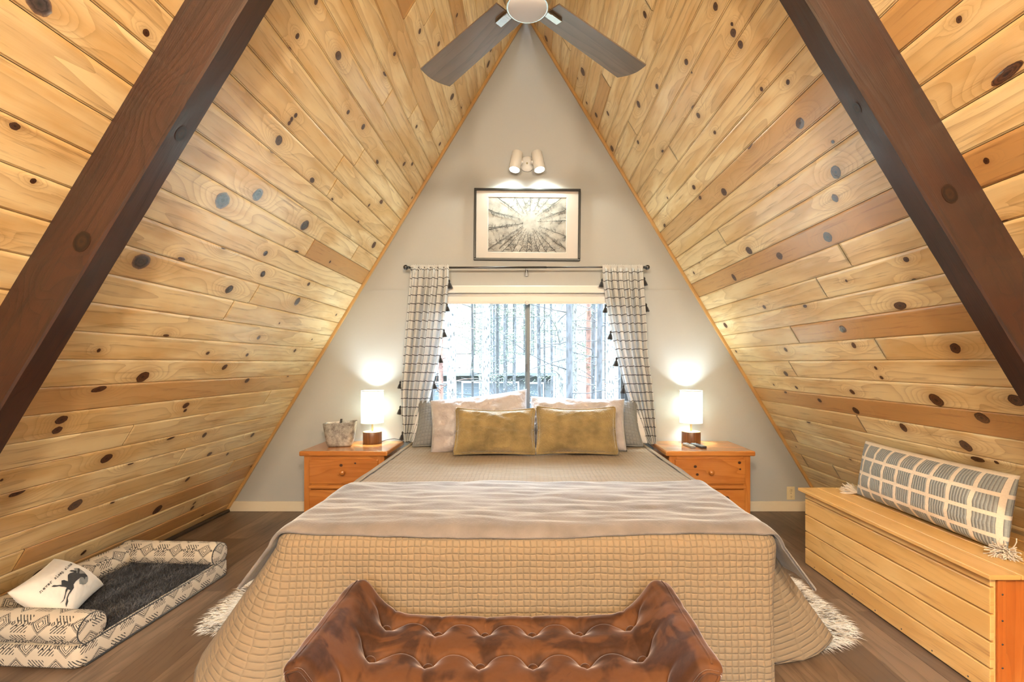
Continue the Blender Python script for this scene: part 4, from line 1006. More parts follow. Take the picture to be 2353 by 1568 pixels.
nightstand(-1.695, -1.085, 'honey pine nightstand to the left of the bed, holding the silver bin', 5, [(-0.017, .505, .011), (.09, .52, .007), (.12, .24, .014)])
nightstand(1.085, 1.705, 'honey pine nightstand to the right of the bed, holding the remotes', 9, [(-.115, .495, .011), (-.10, .435, .010), (.22, .525, .011), (.225, .475, .007), (.12, .25, .022), (-.05, .2, .01)])
NZ = 0.612
# lamps
def lamp(x, y, label, cord):
    t = thing('table_lamp', label, 'lamp', (x, y, NZ))
    mb = MB(); mb.lathe([(0.074, 0.0), (0.076, 0.003), (0.076, 0.094), (0.074, 0.097), (0.0, 0.097)], 40, uvs=1.0); mb.build('base', 'walnut', t)
    mb = MB(); mb.lathe([(0.0745, 0.0968), (0.073, 0.0985), (0.0, 0.0985)], 40, caps=False); mb.build('base_top', 'pine_trim', t)
    mb = MB(); mb.lathe([(0.0075, 0.098), (0.0075, 0.25), (0.014, 0.255), (0.014, 0.285), (0.0, 0.285)], 18, caps=False); mb.build('stem', 'brass', t)
    mb = MB(); mb.sphere((0, 0, 0.315), (0.027, 0.027, 0.034), 20, 14); bl = mb.build('bulb', 'bulb', t)
    mb = MB(); r = 0.091; mb.lathe([(r-.001, 0.170), (r, 0.170), (r, 0.438), (r-.001, 0.438), (r-.001, 0.170)], 56, caps=False)
    sh_ = mb.build('lamp_shade', 'shade', t)
    for z in (0.170, 0.438):
        mb = MB(); mb.tube([(r*math.cos(a*PI/20), r*math.sin(a*PI/20), z) for a in range(41)], 0.0018, 6, caps=False); rr = mb.build('rim', 'white', sh_)
    mb = MB()
    for a in range(3): mb.tube([(0.012*math.cos(a*2.094), 0.012*math.sin(a*2.094), 0.262), (r*math.cos(a*2.094), r*math.sin(a*2.094), 0.180)], 0.0015, 5)
    mb.build('spider', 'brass', sh_)
    light('lamp_light', 'POINT', (0, 0, 0.315), LAMPW, (0.84, 1.0, 1.0), 0.045, None, t)
    if cord:
        mb = MB(); mb.tube(cord, 0.0028, 8); mb.build('cord', 'plastic_dark', t)
    return t
LAMPW = 14
lamp(-1.29, 3.868, 'lit table lamp with white drum shade, beside the silver bin on the left nightstand', [(0.07, 0.01, .008), (.11, .03, .022), (.17, .04, .030), (.22, .045, .018), (.25, .05, .004)])
lamp(1.378, 3.872, 'lit table lamp with white drum shade, behind the remotes on the right nightstand', None)
# remotes
def remote(x, y, rz, label, w_, l_, body, top_):
    t = thing('remote_control', label, 'remote control', (x, y, NZ), (0, 0, rz))
    mb = MB(); mb.box((0, 0, .009), (w_, l_, .018)); mb.build('body', body, t, bevel=.007, seg=3)
    mb = MB(); mb.box((0, 0.01, .0185), (w_*.8, l_*.72, .002)); fp = mb.build('face_panel', top_, t, bevel=.0009)
    mb = MB()
    for r in range(5):
        for c in range(3): mb.box(((c-1)*w_*.24, l_*.30-r*l_*.11, .0205), (w_*.13, l_*.04, .002))
    bt = mb.build('buttons', 'plastic_dark', t); bt['kind'] = 'stuff'
remote(1.300, 3.70, R(8), 'slim light grey remote control with a pale top, left of the pair', .042, .15, 'plastic_grey', 'white')
remote(1.372, 3.69, R(14), 'dark grey remote control on the nightstand, right of the pair', .048, .16, 'plastic_dark', 'plastic_grey')
# silver bin
t = thing('storage_bin', 'mottled silver bin with a dark pull tab on the left nightstand', 'bin', (-1.505, 3.735, NZ), (0, 0, R(10)))
mb = MB()
def bin_fn(u, v, inset=0.0):
    a = u*2*PI; z = v*0.19; w_ = 0.083+0.043*v**0.55; d_ = 0.055+0.020*v**.6
    c, s_ = math.cos(a), math.sin(a); p_ = 0.42
    x = (w_-inset)*math.copysign(abs(c)**p_, c); y = (d_-inset)*math.copysign(abs(s_)**p_, s_)
    z += 0.006*(x/.12)*v
    return (x, y, z+0.002)
mb.grid(lambda u, v: bin_fn(u, v), 96, 20, closeu=True)
mb.grid(lambda u, v: bin_fn(u, 1-v*.9, .003), 96, 12, closeu=True)
b = len(mb.v); mb.v.append((0, 0, 0.004)); 
for i in range(96): mb.face([b, (i+1) % 96, i], None, 0)
mb.build('body', 'galv', t)
mb = MB(); 
def lid(u, v): p_ = bin_fn(u, .93, .004); return (p_[0]*v, p_[1]*v, p_[2]+0.002*(1-v))
mb.grid(lid, 64, 6, closeu=True); mb.build('lid', 'galv', t)
mb = MB(); mb.grid(lambda u, v: (-0.006+.013*u+.006*math.sin(v*PI), 0.02-.025*v, 0.176+0.038*math.sin(v*PI)), 2, 14); o = mb.build('pull_tab', 'black', t); md = o.modifiers.new('s', 'SOLIDIFY'); md.thickness = .003

# ============================================================ TUFTED BENCH
BXC, BNY0, BNY1 = -0.062, 1.205, 1.690
# cross-section of one half, from centre outwards: (x, z)
half = [(0, .366), (.10, .367), (.20, .368), (.30, .369), (.37, .374), (.41, .388), (.44, .408), (.468, .436), (.492, .468), (.506, .486), (.522, .497), (.540, .498), (.556, .492), (.575, .486), (.583, .474), (.580, .456), (.555, .405), (.515, .335), (.470, .265), (.440, .225), (.425, .215)]
prof = [(-x, z) for x, z in half[::-1]][:-1]+half
def resample(pts, n):
    ds = [0]
    for a, b in zip(pts[:-1], pts[1:]): ds.append(ds[-1]+math.dist(a, b))
    out = []
    for i in range(n+1):
        d = ds[-1]*i/n; k = max(j for j in range(len(ds)) if ds[j] <= d+1e-9); k = min(k, len(pts)-2)
        f = (d-ds[k])/(ds[k+1]-ds[k]); out.append((pts[k][0]+(pts[k+1][0]-pts[k][0])*f, pts[k][1]+(pts[k+1][1]-pts[k][1])*f))
    return out
NP = 420; pr = resample(prof, NP)
for _ in range(3): pr = [pr[0]]+[((pr[i-1][0]+pr[i][0]*2+pr[i+1][0])/4, (pr[i-1][1]+pr[i][1]*2+pr[i+1][1])/4) for i in range(1, NP)]+[pr[-1]]
nr = []
for i in range(NP+1):
    a, b = pr[max(0, i-1)], pr[min(NP, i+1)]; dx, dz = b[0]-a[0], b[1]-a[1]; l = math.hypot(dx, dz); nr.append((-dz/l, dx/l))
btn = [(x, y) for x in (-.408, -.2445, -.0815, .0815, .2445, .408) for y in (1.595, 1.43, 1.265)]
def tuft(x, y, onseat):
    d = 0.0; up = 0.0
    for bx, by in btn:
        r2 = ((x-bx)/.034)**2+((y-by)/.034)**2; d += 0.030*math.exp(-r2)+0.012*math.exp(-r2/5)
    # pleats between neighbouring buttons
    for bx in (-.408, -.2445, -.0815, .0815, .2445, .408):
        d += 0.0035*math.exp(-((x-bx)/.006)**2)*onseat
    for by in (1.595, 1.43, 1.265):
        ph = abs((((x+.0815)/.163) % 1)-.5)*2      # 0 mid bay .. 1 at the button
        d += 0.010*math.exp(-((y-by-0.024*(1-ph**2))/.010)**2)*onseat
    return d
t = thing('tufted_bench', 'brown velvet tufted bench with raised sloping arms at the foot of the bed', 'bench', (BXC, 1.45, 0))
mb = MB()
def bench_fn(u, v):
    i = min(NP, int(round(u*NP))); x, z = pr[i]; n_ = nr[i]; y = BNY0+(BNY1-BNY0)*v
    e = min(v, 1-v)*(BNY1-BNY0); rnd_ = 0.018*(1-math.sqrt(max(0, 1-(1-min(1, e/0.03))**2)))
    seat = 1 if abs(x) < .44 and z < .50 else (0.0 if abs(x) > .50 else max(0, (.50-abs(x))/.06))
    inner = seat if z > .34 else 0
    off = -rnd_-tuft(x, y, inner)*inner+0.012*inner*sstep(0, .06, e)+0.0035*nz(x*7, y*7)*1+0.002*nz(x*20, y*20, 5)
    if inner == 0 and z > .3: off += 0.004*nz(x*14, y*9, 4)
    return (x+n_[0]*off, y-1.45, z+n_[1]*off)
NV = 120
mb.grid(bench_fn, NP, NV, lambda u, v: (u*1.5, v*.48), flip=False)
for vv, fl in ((0, False), (1, True)):
    b = len(mb.v); row = [bench_fn(i/NP, vv) for i in range(NP+1)]
    # end face: strips from the profile down to the underside chord
    K = 6
    for k in range(K+1):
        for i, p_ in enumerate(row):
            f = k/K; tx = p_[0]*(.425/.585) if abs(p_[0]) > .425 else p_[0]; tz = .215
            bul = 0.010*math.sin(PI*f)*(-1 if vv == 0 else 1)
            mb.v.append((p_[0]+(tx-p_[0])*f, p_[1]+bul, p_[2]+(tz-p_[2])*f))
    for k in range(K):
        for i in range(NP):
            q = [b+k*(NP+1)+i, b+k*(NP+1)+i+1, b+(k+1)*(NP+1)+i+1, b+(k+1)*(NP+1)+i]
            mb.face(q if fl else q[::-1], None, 0)
b = len(mb.v); mb.v += [(-.425, BNY0-1.45, .213), (.425, BNY0-1.45, .213), (.425, BNY1-1.45, .213), (-.425, BNY1-1.45, .213)]; mb.face([b+3, b+2, b+1, b], None, 0, False)
mb.build('upholstery', 'velvet', t)
for s_ in (0, 1):
    mb = MB(); mb.tube([(lambda p_: (p_[0]*1.0, p_[1]+(-.003 if s_ == 0 else .003), p_[2]+.001))(bench_fn(i/140, s_)) for i in range(141)], 0.0045, 8); mb.build('piping', 'velvet', t)
for sx in (-1, 1):      # seam along the arm ridge
    i0 = min(range(NP+1), key=lambda i: abs(pr[i][0]-sx*.552)+abs(pr[i][1]-.494)*2)
    mb = MB(); mb.tube([bench_fn(i0/NP, .02+.96*k/30) for k in range(31)], 0.0035, 8); mb.build('seam_piping', 'velvet', t)
for bx, by in btn:
    i0 = min(range(NP+1), key=lambda i: abs(pr[i][0]-bx)+(10 if pr[i][1] < .33 else 0)); v = (by-BNY0)/(BNY1-BNY0); p_ = Vector(bench_fn(i0/NP, v)); n_ = nr[i0]
    mb = MB(); mb.sphere((0, 0, 0), (0.0165, 0.0165, 0.011), 20, 12); o = mb.build('button', 'velvet', t); o.location = p_+Vector((n_[0]*.012, 0, n_[1]*.012)); o.rotation_euler = (0, math.atan2(n_[0], n_[1]), 0)
for sx in (-.38, .38):
    for y in (-.19, .19):
        mb = MB(); mb.tube([(sx, y, .22), (sx*1.05, y*1.06, 0.0)], [.024, .013], 16); o = mb.build('leg', 'beam', t); setattrs(o, tone=.5, warp=0., knot=0.)

# ============================================================ PINE CHEST BENCH
CX0, CX1, CY0, CY1, CZ = 1.773, 2.27, 1.766, 2.945, 0.463
t = thing('storage_chest', 'long pine board chest with a hinged plank lid against the right wall', 'chest', (2.02, 2.355, 0))
rnd = random.Random(77)
def P2(name, boxes, mat, bev=.002, par=None, tones=None):
    mb = MB(); tn = []
    for c, d, a in boxes:
        boxw(mb, (c[0]-2.02, c[1]-2.355, c[2]), d, a, rnd); tn += [rnd.random()]*8
    o = mb.build(name, mat, par or t, bevel=0)
    o.data.attributes.new('tone', 'FLOAT', 'POINT').data.foreach_set('value', tn); setattrs(o, warp=0., knot=0.)
    md = o.modifiers.new('bevel', 'BEVEL'); md.width = bev; md.segments = 2; md.limit_method = 'ANGLE'; md.angle_limit = .7
    return o
cy = (CY0+CY1)/2; LY = CY1-CY0
zs = [0.004, .108, .213, .318, .421, CZ-.002]
P2('front_panel', [((CX0+.009, cy, (a+b)/2), (.018, LY-.004, b-a-.006), 1) for a, b in zip(zs[:-1], zs[1:])]+[((CX0+.019, cy, .23), (.010, LY-.004, .45), 1)], 'box', bev=.0035)
P2('end_panel', [(((CX0+CX1)/2+.012, CY0+.010, CZ/2-.001), (CX1-CX0-.024, .019, CZ-.006), 2)], 'ply')
P2('end_panel', [(((CX0+CX1)/2+.012, CY1-.010, CZ/2-.001), (CX1-CX0-.024, .019, CZ-.006), 2)], 'ply')
P2('back_panel', [((CX1-.01, cy, CZ/2), (.018, LY-.05, CZ-.01), 1)], 'ply')
P2('corner_post', [((CX0+.036, CY0-.004, CZ/2), (.030, .010, CZ-.01), 2)], 'ply')
xs = [CX0-.033, 1.862, 1.982, 2.102, 2.222, 2.298]
lid_ = P2('lid', [(((a+b)/2, cy-.002, CZ+.009), (b-a-.004, LY+.052, .018), 1) for a, b in zip(xs[:-1], xs[1:])], 'box', bev=.0025)
mb = MB()
for z in (.40, .30, .21, .12, .05): mb.lathe([(.0035, 0), (.0035, .0015), (0, .002)], 10, (CX0+.036-2.02, CY0-.009-2.355, z), ax=RX)
o = mb.build('nail_heads', 'plastic_dark', t); o['kind'] = 'stuff'
mb = MB()
for k in range(7): mb.lathe([(.0035, 0), (.0035, .001), (0, .0015)], 8, (CX0-2.02, CY0+.09+k*.165-2.355, .022), ax=Matrix.Rotation(-PI/2, 3, 'Y'))
o = mb.build('nail_heads', 'plastic_dark', t); o['kind'] = 'stuff'

# long lumbar cushion on the chest
fz = CZ+.0185
PW, PH, PT = 0.88, 0.33, 0.185
f = pillow_fn(PW, PH, PT, 40, .03, .006)
mb = MB(); L = lambda p_: (p_.x, p_.z, p_.y+PH/2)
for side in (-1, 1): mb.grid(lambda u, v: L(f(u, v, side)), 90, 60, lambda u, v: (u*PW+.02, v*PH+.03), flip=(side > 0))
lc = tag(mb.build('lumbar_cushion', 'woven', merge=True), 'long cream cushion with grey woven rectangles leaning on the pine wall', 'cushion')
lc.location = (2.0, 2.36, fz+.004); lc.rotation_euler = (R(-9), 0, R(-90))
def yarn_tassel(loc, dir_, seed, par):
    rnd = random.Random(seed); mb = MB(); d0 = Vector(dir_)
    for _ in range(130):
        d = (d0+Vector((rnd.uniform(-.5, .5), rnd.uniform(-.4, .4), rnd.uniform(-.28, .25)))).normalized(); ln = rnd.uniform(.06, .10)
        pts = [Vector(loc)]
        for k in range(6): 
            d = (d+Vector((rnd.uniform(-.3, .3), rnd.uniform(-.3, .3), rnd.uniform(-.3, .25)))).normalized(); pts.append(pts[-1]+d*ln/6)
        mb.tube(pts, 0.0021, 5)
    return mb.build('tassel', 'yarn', par)
yarn_tassel((-PW/2+.012, 0, .012), (-1, -.25, .02), 1, lc); yarn_tassel((PW/2-.012, -.01, .012), (.8, -.7, .02), 2, lc)


# ============================================================ DOG BED
DX0, DX1, DY0, DY1 = -2.45, -1.835, 1.93, 2.83
t = thing('dog_bed', 'dog bed with printed canvas bolsters and charcoal plush mat on the floor', 'pet bed', ((DX0+DX1)/2, (DY0+DY1)/2, 0), (0, 0, R(-3)))
W_, L_ = DX1-DX0, DY1-DY0
mb = MB()
def rbox(mb, c, d, r, nseg=6, uvo=(0, 0)):
    """soft slab with rounded vertical edges and soft rims"""
    cx, cy, cz = c; hx, hy, hz = d[0]/2, d[1]/2, d[2]/2; out = []
    for (sx, sy, a0) in ((1, 1, 0), (-1, 1, PI/2), (-1, -1, PI), (1, -1, 1.5*PI)):
        for k in range(nseg+1):
            a = a0+PI/2*k/nseg; out.append((sx*(hx-r)+r*math.cos(a), sy*(hy-r)+r*math.sin(a)))
    n = len(out); b = len(mb.v); e = min(hz, .016); per = [0]
    for i in range(n): per.append(per[-1]+math.dist(out[i], out[(i+1) % n]))
    rows = []
    for k in range(5): a = PI/2*k/4; rows.append((-hz+e-e*math.cos(a), -e*(1-math.sin(a))))
    for k in range(5): a = PI/2*k/4; rows.append((hz-e+e*math.sin(a), -e*(1-math.cos(a))))
    for (z, o_) in rows:
        for (x, y) in out:
            l = math.hypot(x, y) or 1; mb.v.append((cx+x+o_*x/l, cy+y+o_*y/l, cz+z))
    for k in range(len(rows)-1):
        for i in range(n):
            i2 = (i+1) % n; mb.face([b+k*n+i, b+k*n+i2, b+(k+1)*n+i2, b+(k+1)*n+i], [(per[i]+uvo[0], rows[k][0]+uvo[1]), (per[i+1]+uvo[0], rows[k][0]+uvo[1]), (per[i+1]+uvo[0], rows[k+1][0]+uvo[1]), (per[i]+uvo[0], rows[k+1][0]+uvo[1])], 0)
    mb.face([b+i for i in range(n)][::-1], None, 0, False); mb.face([b+(len(rows)-1)*n+i for i in range(n)], [(x, y) for x, y in out], 0, False)
rbox(mb, (0, 0, .052), (W_, L_, .092), .03); mb.build('base_cushion', 'tribal', t)
mb = MB(); zz = .102
mb.tube([(W_/2-.006, -L_/2+.02, .093), (W_/2-.006, L_/2-.02, .093)], .004, 8); mb.build('piping', 'tassel', t)
mb = MB(); mb.tube([(W_/2, -L_/2+.03, .009), (W_/2, L_/2-.03, .009)], .004, 8); mb.build('piping', 'tassel', t)
def bolster(p0, p1, r, uo):
    mb = MB(); p0, p1 = Vector(p0), Vector(p1); d = p1-p0; ln = d.length; d.normalize(); sx = Vector((d.y, -d.x, 0)); rows = 40
    def fn(u, v):
        a = 2*PI*u; e = min(v, 1-v)*ln; k = 1-0.10*(1-min(1, e/.03))**2
        rr = r*k*(1+.03*nz(v*7+uo, math.cos(a), math.sin(a)))
        c = p0+d*ln*v; zs_ = math.sin(a); return tuple(c+sx*(rr*math.cos(a))*1.0+Vector((0, 0, rr*zs_*(0.95 if zs_ < 0 else 1.0))))
    mb.grid(fn, 40, rows, lambda u, v: (v*ln+uo, u*2*PI*r), closeu=True)
    for vv in (0, 1):
        b = len(mb.v); row = [fn(i/40, vv) for i in range(40)]; mb.v += row; c = p0+d*ln*vv; mb.v.append(tuple(c+d*(-.012 if vv == 0 else .012)))
        for i in range(40):
            f_ = [b+i, b+(i+1) % 40, b+40]; u_ = [(r*math.cos(2*PI*i/40)+uo, r*math.sin(2*PI*i/40)), (r*math.cos(2*PI*(i+1)/40)+uo, r*math.sin(2*PI*(i+1)/40)), (uo, 0)]
            mb.face(f_ if vv else f_[::-1], u_ if vv else u_[::-1], 0)
    bo = mb.build('bolster', 'tribal', t)
    for vv in (0, 1):
        mb = MB(); mb.tube([fn(i/40, 0.004 if vv == 0 else .996) for i in range(41)], .003, 6, caps=False); mb.build('piping', 'tassel', bo)
rb = .068
bolster((-W_/2+.02, L_/2-rb, .098+rb*.7), (W_/2-.006, L_/2-rb, .098+rb*.7), rb, .3)
bolster((-W_/2+.02, -L_/2+rb, .098+rb*.7), (W_/2-.006, -L_/2+rb, .098+rb*.7), rb, 1.3)
bolster((-W_/2+rb-.01, -L_/2+.05, .100+rb*.6), (-W_/2+rb-.01, L_/2-.05, .100+rb*.6), rb*.98, 2.3)
def fur(mb, fn, n, ln, w_, lay, rnd, hcf):
    hc = []
    for _ in range(n):
        p_, nr_ = fn(rnd); p_ = Vector(p_); d = (Vector(nr_)+Vector((rnd.uniform(-lay, lay), rnd.uniform(-lay, lay), rnd.uniform(-.1, .1)))).normalized(); l = ln*rnd.uniform(.6, 1.15)
        side = d.cross(Vector((rnd.uniform(-1, 1), rnd.uniform(-1, 1), .3))).normalized(); c = hcf(rnd, p_)
        b = len(mb.v); q = p_+d*l*.55; d2 = (d+Vector((rnd.uniform(-.4, .4), rnd.uniform(-.4, .4), -.45))).normalized(); e = q+d2*l*.5
        mb.v += [tuple(p_-side*w_), tuple(p_+side*w_), tuple(q-side*w_*.7), tuple(q+side*w_*.7), tuple(e)]
        hc += [c*.7, c*.7, c, c, c]
        mb.face([b, b+1, b+3, b+2]); mb.face([b+2, b+3, b+4])
    return hc
mb = MB(); rnd = random.Random(6); mx0, mx1, my0, my1 = -W_/2+.08, W_/2-.012, -L_/2+.09, L_/2-.09
mb.grid(lambda u, v: (mx0+(mx1-mx0)*u, my0+(my1-my0)*v, .102+.006*nz(u*4, v*5)), 30, 40); hc = [0.1]*len(mb.v)
hc += fur(mb, lambda r_: ((mx0+(mx1-mx0)*r_.random(), my0+(my1-my0)*r_.random(), .10), (.25, .1, .8)), 14000, .024, .0011, .7, rnd, lambda r_, p_: min(1, max(0, .45+.6*nz(p_.x*14, p_.y*5)+r_.uniform(-.3, .3))))
mb.at = {'hc': hc}; mb.build('plush_mat', 'matfur', t)

# cushion with the printed dog
U_ = Vector((-.155, .353, 0)).normalized(); V_ = Vector((.155, .05, -.14)); V_ = (V_-U_*V_.dot(U_)).normalized(); N_ = V_.cross(U_)
if N_.z < 0: N_ = -N_
CW, CH, CTH = 0.38, 0.26, 0.14
ctr = Vector((-2.225, 2.205, .205))
f5 = pillow_fn(CW, CH, CTH, 55, .05, .005)
def onc(u, v, h=0.0, side=1):
    p_ = f5(u, v, side); return U_*p_.x-V_*p_.y+N_*(p_.z+h*side)
mb = MB()
for side in (-1, 1): mb.grid(lambda u, v: tuple(onc(u, v, 0, side)), 64, 50, flip=(side < 0))
dc = tag(mb.build('printed_cushion', 'canvas', merge=True), 'white cushion printed with words and a black running dog, lying in the dog bed', 'cushion'); dc.location = ctr
CHM = (0.000376867, -0.000759174, 0.32318, -0.000551353, -0.000547269, 1.58642, -8.38041e-05, 0.000105925)
def conv(x, y):      # sketch coordinates of the print -> cushion face coordinates
    k = CHM[6]*x+CHM[7]*y+1
    return 0.085+0.875*(CHM[0]*x+CHM[1]*y+CHM[2])/k, (CHM[3]*x+CHM[4]*y+CHM[5])/k
def decal(name, polys, mat, h, label=None):
    mb = MB()
    import mathutils
    for pl in polys:
        # densify the outline, triangulate on a grid so it follows the bulge
        bm = bmesh.new(); vs = [bm.verts.new((*conv(*p_), 0)) for p_ in pl]; fc = bm.faces.new(vs)
        bmesh.ops.triangulate(bm, faces=[fc]); 
        for _ in range(3): bmesh.ops.subdivide_edges(bm, edges=[e for e in bm.edges if e.calc_length() > .02], cuts=1, use_grid_fill=False); bmesh.ops.triangulate(bm, faces=bm.faces[:])
        bm.verts.index_update(); b = len(mb.v)
        for v in bm.verts: mb.v.append(tuple(onc(min(.985, max(.015, v.co.x)), min(.985, max(.015, v.co.y)), h)))
        for f_ in bm.faces: mb.face([b+v.index for v in f_.verts])
        bm.free()
    return mb.build(name, mat, dc)
decal('grey_patch', [[(1505, 400), (1560, 378), (1640, 370), (1760, 470), (1830, 600), (1838, 655), (1780, 725), (1700, 755), (1605, 765), (1585, 690), (1640, 600), (1560, 500)]], 'printgrey', .0012)
dogp = [[(1350, 560), (1400, 520), (1490, 500), (1560, 520), (1590, 430), (1600, 380), (1640, 385), (1640, 440), (1600, 520), (1660, 515), (1730, 510), (1790, 545), (1800, 580), (1750, 590), (1735, 645), (1700, 610), (1640, 600), (1580, 650), (1500, 720), (1460, 780), (1475, 850), (1440, 900), (1400, 960), (1390, 1020), (1420, 1070), (1415, 1150), (1375, 1100), (1365, 1010), (1375, 940), (1400, 890), (1340, 880), (1320, 930), (1330, 1010), (1310, 1060), (1255, 1090), (1305, 1040), (1305, 960), (1290, 890), (1305, 850), (1245, 825), (1150, 805), (1060, 812), (1000, 800), (1040, 775), (1120, 785), (1200, 785), (1190, 700), (1250, 685), (1340, 710), (1345, 620)],
        [(1490, 500), (1430, 480), (1395, 465), (1440, 445), (1540, 455), (1550, 480), (1530, 520)]]
decal('dog_print', dogp, 'print', .0022)
# typewriter letters as strokes (x 0..1, y 0..1 ; descender below 0)
G = {'n': [[(.1, .7), (.25, .7), (.25, 0)], [(.1, 0), (.4, 0)], [(.25, .55), (.5, .72), (.72, .6), (.75, 0)], [(.62, 0), (.9, 0)]],
     'e': [[(.18, .38), (.82, .38), (.78, .62), (.5, .72), (.22, .6), (.15, .35), (.25, .1), (.5, 0), (.82, .12)]],
     'v': [[(.08, .7), (.35, .7)], [(.65, .7), (.92, .7)], [(.2, .7), (.5, 0), (.8, .7)]],
     'r': [[(.12, .7), (.3, .7), (.3, 0)], [(.12, 0), (.55, 0)], [(.3, .5), (.55, .72), (.85, .62)]],
     's': [[(.78, .58), (.5, .72), (.22, .56), (.5, .38), (.8, .2), (.5, 0), (.18, .12)], [(.78, .7), (.78, .52)], [(.18, .2), (.18, 0)]],
     'l': [[(.2, 1.0), (.5, 1.0), (.5, 0)], [(.15, 0), (.85, 0)]],
     'p': [[(.08, .7), (.25, .7), (.25, -.3)], [(.08, -.3), (.45, -.3)], [(.25, .5), (.5, .72), (.82, .58), (.85, .35), (.75, .08), (.5, 0), (.25, .15)]],
     'a': [[(.22, .62), (.5, .72), (.72, .58), (.72, .06), (.9, 0)], [(.72, .42), (.35, .40), (.15, .2), (.35, 0), (.72, .16)]],
     'o': [[(.5, .72), (.2, .6), (.14, .35), (.22, .1), (.5, 0), (.78, .1), (.86, .35), (.8, .6), (.5, .72)]]}
mb = MB(); txt = 'never sleep alone'
x0, y0, x1, y1 = 820, 880, 1500, 282; du, dv = (x1-x0)/(len(txt)-.3), (y1-y0)/(len(txt)-.3)
ux = Vector((x1-x0, y1-y0)).normalized(); up_ = Vector((-.70, -.71)); CHH = 78
for i, ch in enumerate(txt):
    if ch == ' ': continue
    for st in G[ch]:
        P_ = []
        for (gx, gy) in st:
            px = x0+du*(i+gx*.92)+up_.x*gy*CHH*.62; py = y0+dv*(i+gx*.92)+up_.y*gy*CHH*.62; P_.append(conv(px, py))
        for a, c in zip(P_[:-1], P_[1:]):
            A_, B_ = onc(min(.985, a[0]), a[1], .0015), onc(min(.985, c[0]), c[1], .0015); d = (B_-A_)
            if d.length < 1e-5: continue
            s_ = d.normalized().cross(N_)*.00115; e = d.normalized()*.0009; b = len(mb.v)
            mb.v += [tuple(A_-s_-e), tuple(A_+s_-e), tuple(B_+s_+e), tuple(B_-s_+e)]; mb.face([b, b+1, b+2, b+3], None, 0, False)
tp = mb.build('lettering', 'print', dc); tp['label'] = 'typewriter words never sleep alone'

# ============================================================ FUR RUGS
def rug(cx, cy, rx, ry, label, seed):
    rnd = random.Random(seed); mb = MB()
    rad = lambda a: 1+0.14*math.sin(2*a+seed)+0.10*math.sin(3*a+1.7*seed)+0.05*math.sin(7*a)
    mb.grid(lambda u, v: (rx*rad(2*PI*u)*math.cos(2*PI*u)*v, ry*rad(2*PI*u)*math.sin(2*PI*u)*v, .004+.012*(1-v**4)), 64, 10, closeu=True); hc = [.7]*len(mb.v)
    def smp(r_):
        a = r_.uniform(0, 2*PI); q = math.sqrt(r_.random()); k = rad(a)*q
        return (rx*k*math.cos(a), ry*k*math.sin(a), .010*(1-q)+.006), (math.cos(a)*(.5+q), math.sin(a)*(.5+q), .8-.25*q)
    hc += fur(mb, smp, 16000, .062, .0016, .45, rnd, lambda r_, p_: 1.0 if r_.random() < .50 else max(0, min(1, .42+.9*nz(p_.x*9+seed, p_.y*9)+r_.uniform(-.3, .3))))
    mb.at = {'hc': hc}; o = mb.build('fur_rug', 'rugfur'); o.location = (cx, cy, .001); return tag(o, label, 'rug')
rug(-1.30, 2.62, .27, .50, 'shaggy cream and brown fur rug on the floor at the left side of the bed', 1.2)
rug(1.26, 2.60, .30, .50, 'shaggy cream and brown fur rug on the floor at the right side of the bed', 2.9)
# ============================================================ OUTSIDE
GZ = -3.1
def ground():
    t = NT('forest_floor'); n = t.noise(t.obj(), .8, 5, .65); t.set(t.ramp(n, [(.35, (.04, .045, .03)), (.5, (.07, .06, .05)), (.65, (.05, .07, .035))]), .9); return t.m
M['ground'] = ground()
mb = MB(); mb.grid(lambda u, v: (-70+140*u, 4.3+95*v, GZ+.25*nz(u*9, v*9)), 40, 30)
struct(mb.build('ground', 'ground'), 'forest floor outside the window')
def bark(name, c1, c2, sc, contrast=.5):
    t = NT(name); o = t.obj(); s = t.scale(o, (1, 1, .4)); n = t.noise(s, sc, 4, .7, .6); v = t.vor(s, sc*.8); 
    f = t.ramp(t.math('ADD', t.math('MULTIPLY', n, .8), t.math('MULTIPLY', v.outputs['Distance'], .4)), [(.46, 0.), (.46+.3*(1-contrast)+.03, 1.)])
    t.set(t.mix(f, c1, c2), .9); t.bump(n, .6, .03); return t.m
M['bark_pale'] = bark('pale_flaky_bark', (.006, .006, .006), (.085, .082, .078), 32, .85)
M['bark_grey'] = bark('grey_bark', (.014, .014, .016), (.038, .038, .042), 16, .4)
M['bark_dark'] = bark('dark_bark', (.007, .007, .008), (.02, .02, .021), 18, .4)
M['bark_red'] = bark('reddish_bark', (.045, .018, .012), (.12, .055, .04), 10, .4)
M['needles'] = plain('pine_needles', (.05, .075, .042), .8, var=.35, nscale=3)
M['leaves'] = plain('green_leaves', (.06, .10, .04), .8, var=.3, nscale=3)
M['siding'] = plain('grey_siding', (.045, .05, .055), .8)
M['roofing'] = plain('pale_roofing', (.06, .068, .078), .8)
M['darkglass'] = plain('house_window_glass', (.05, .06, .07), .15)
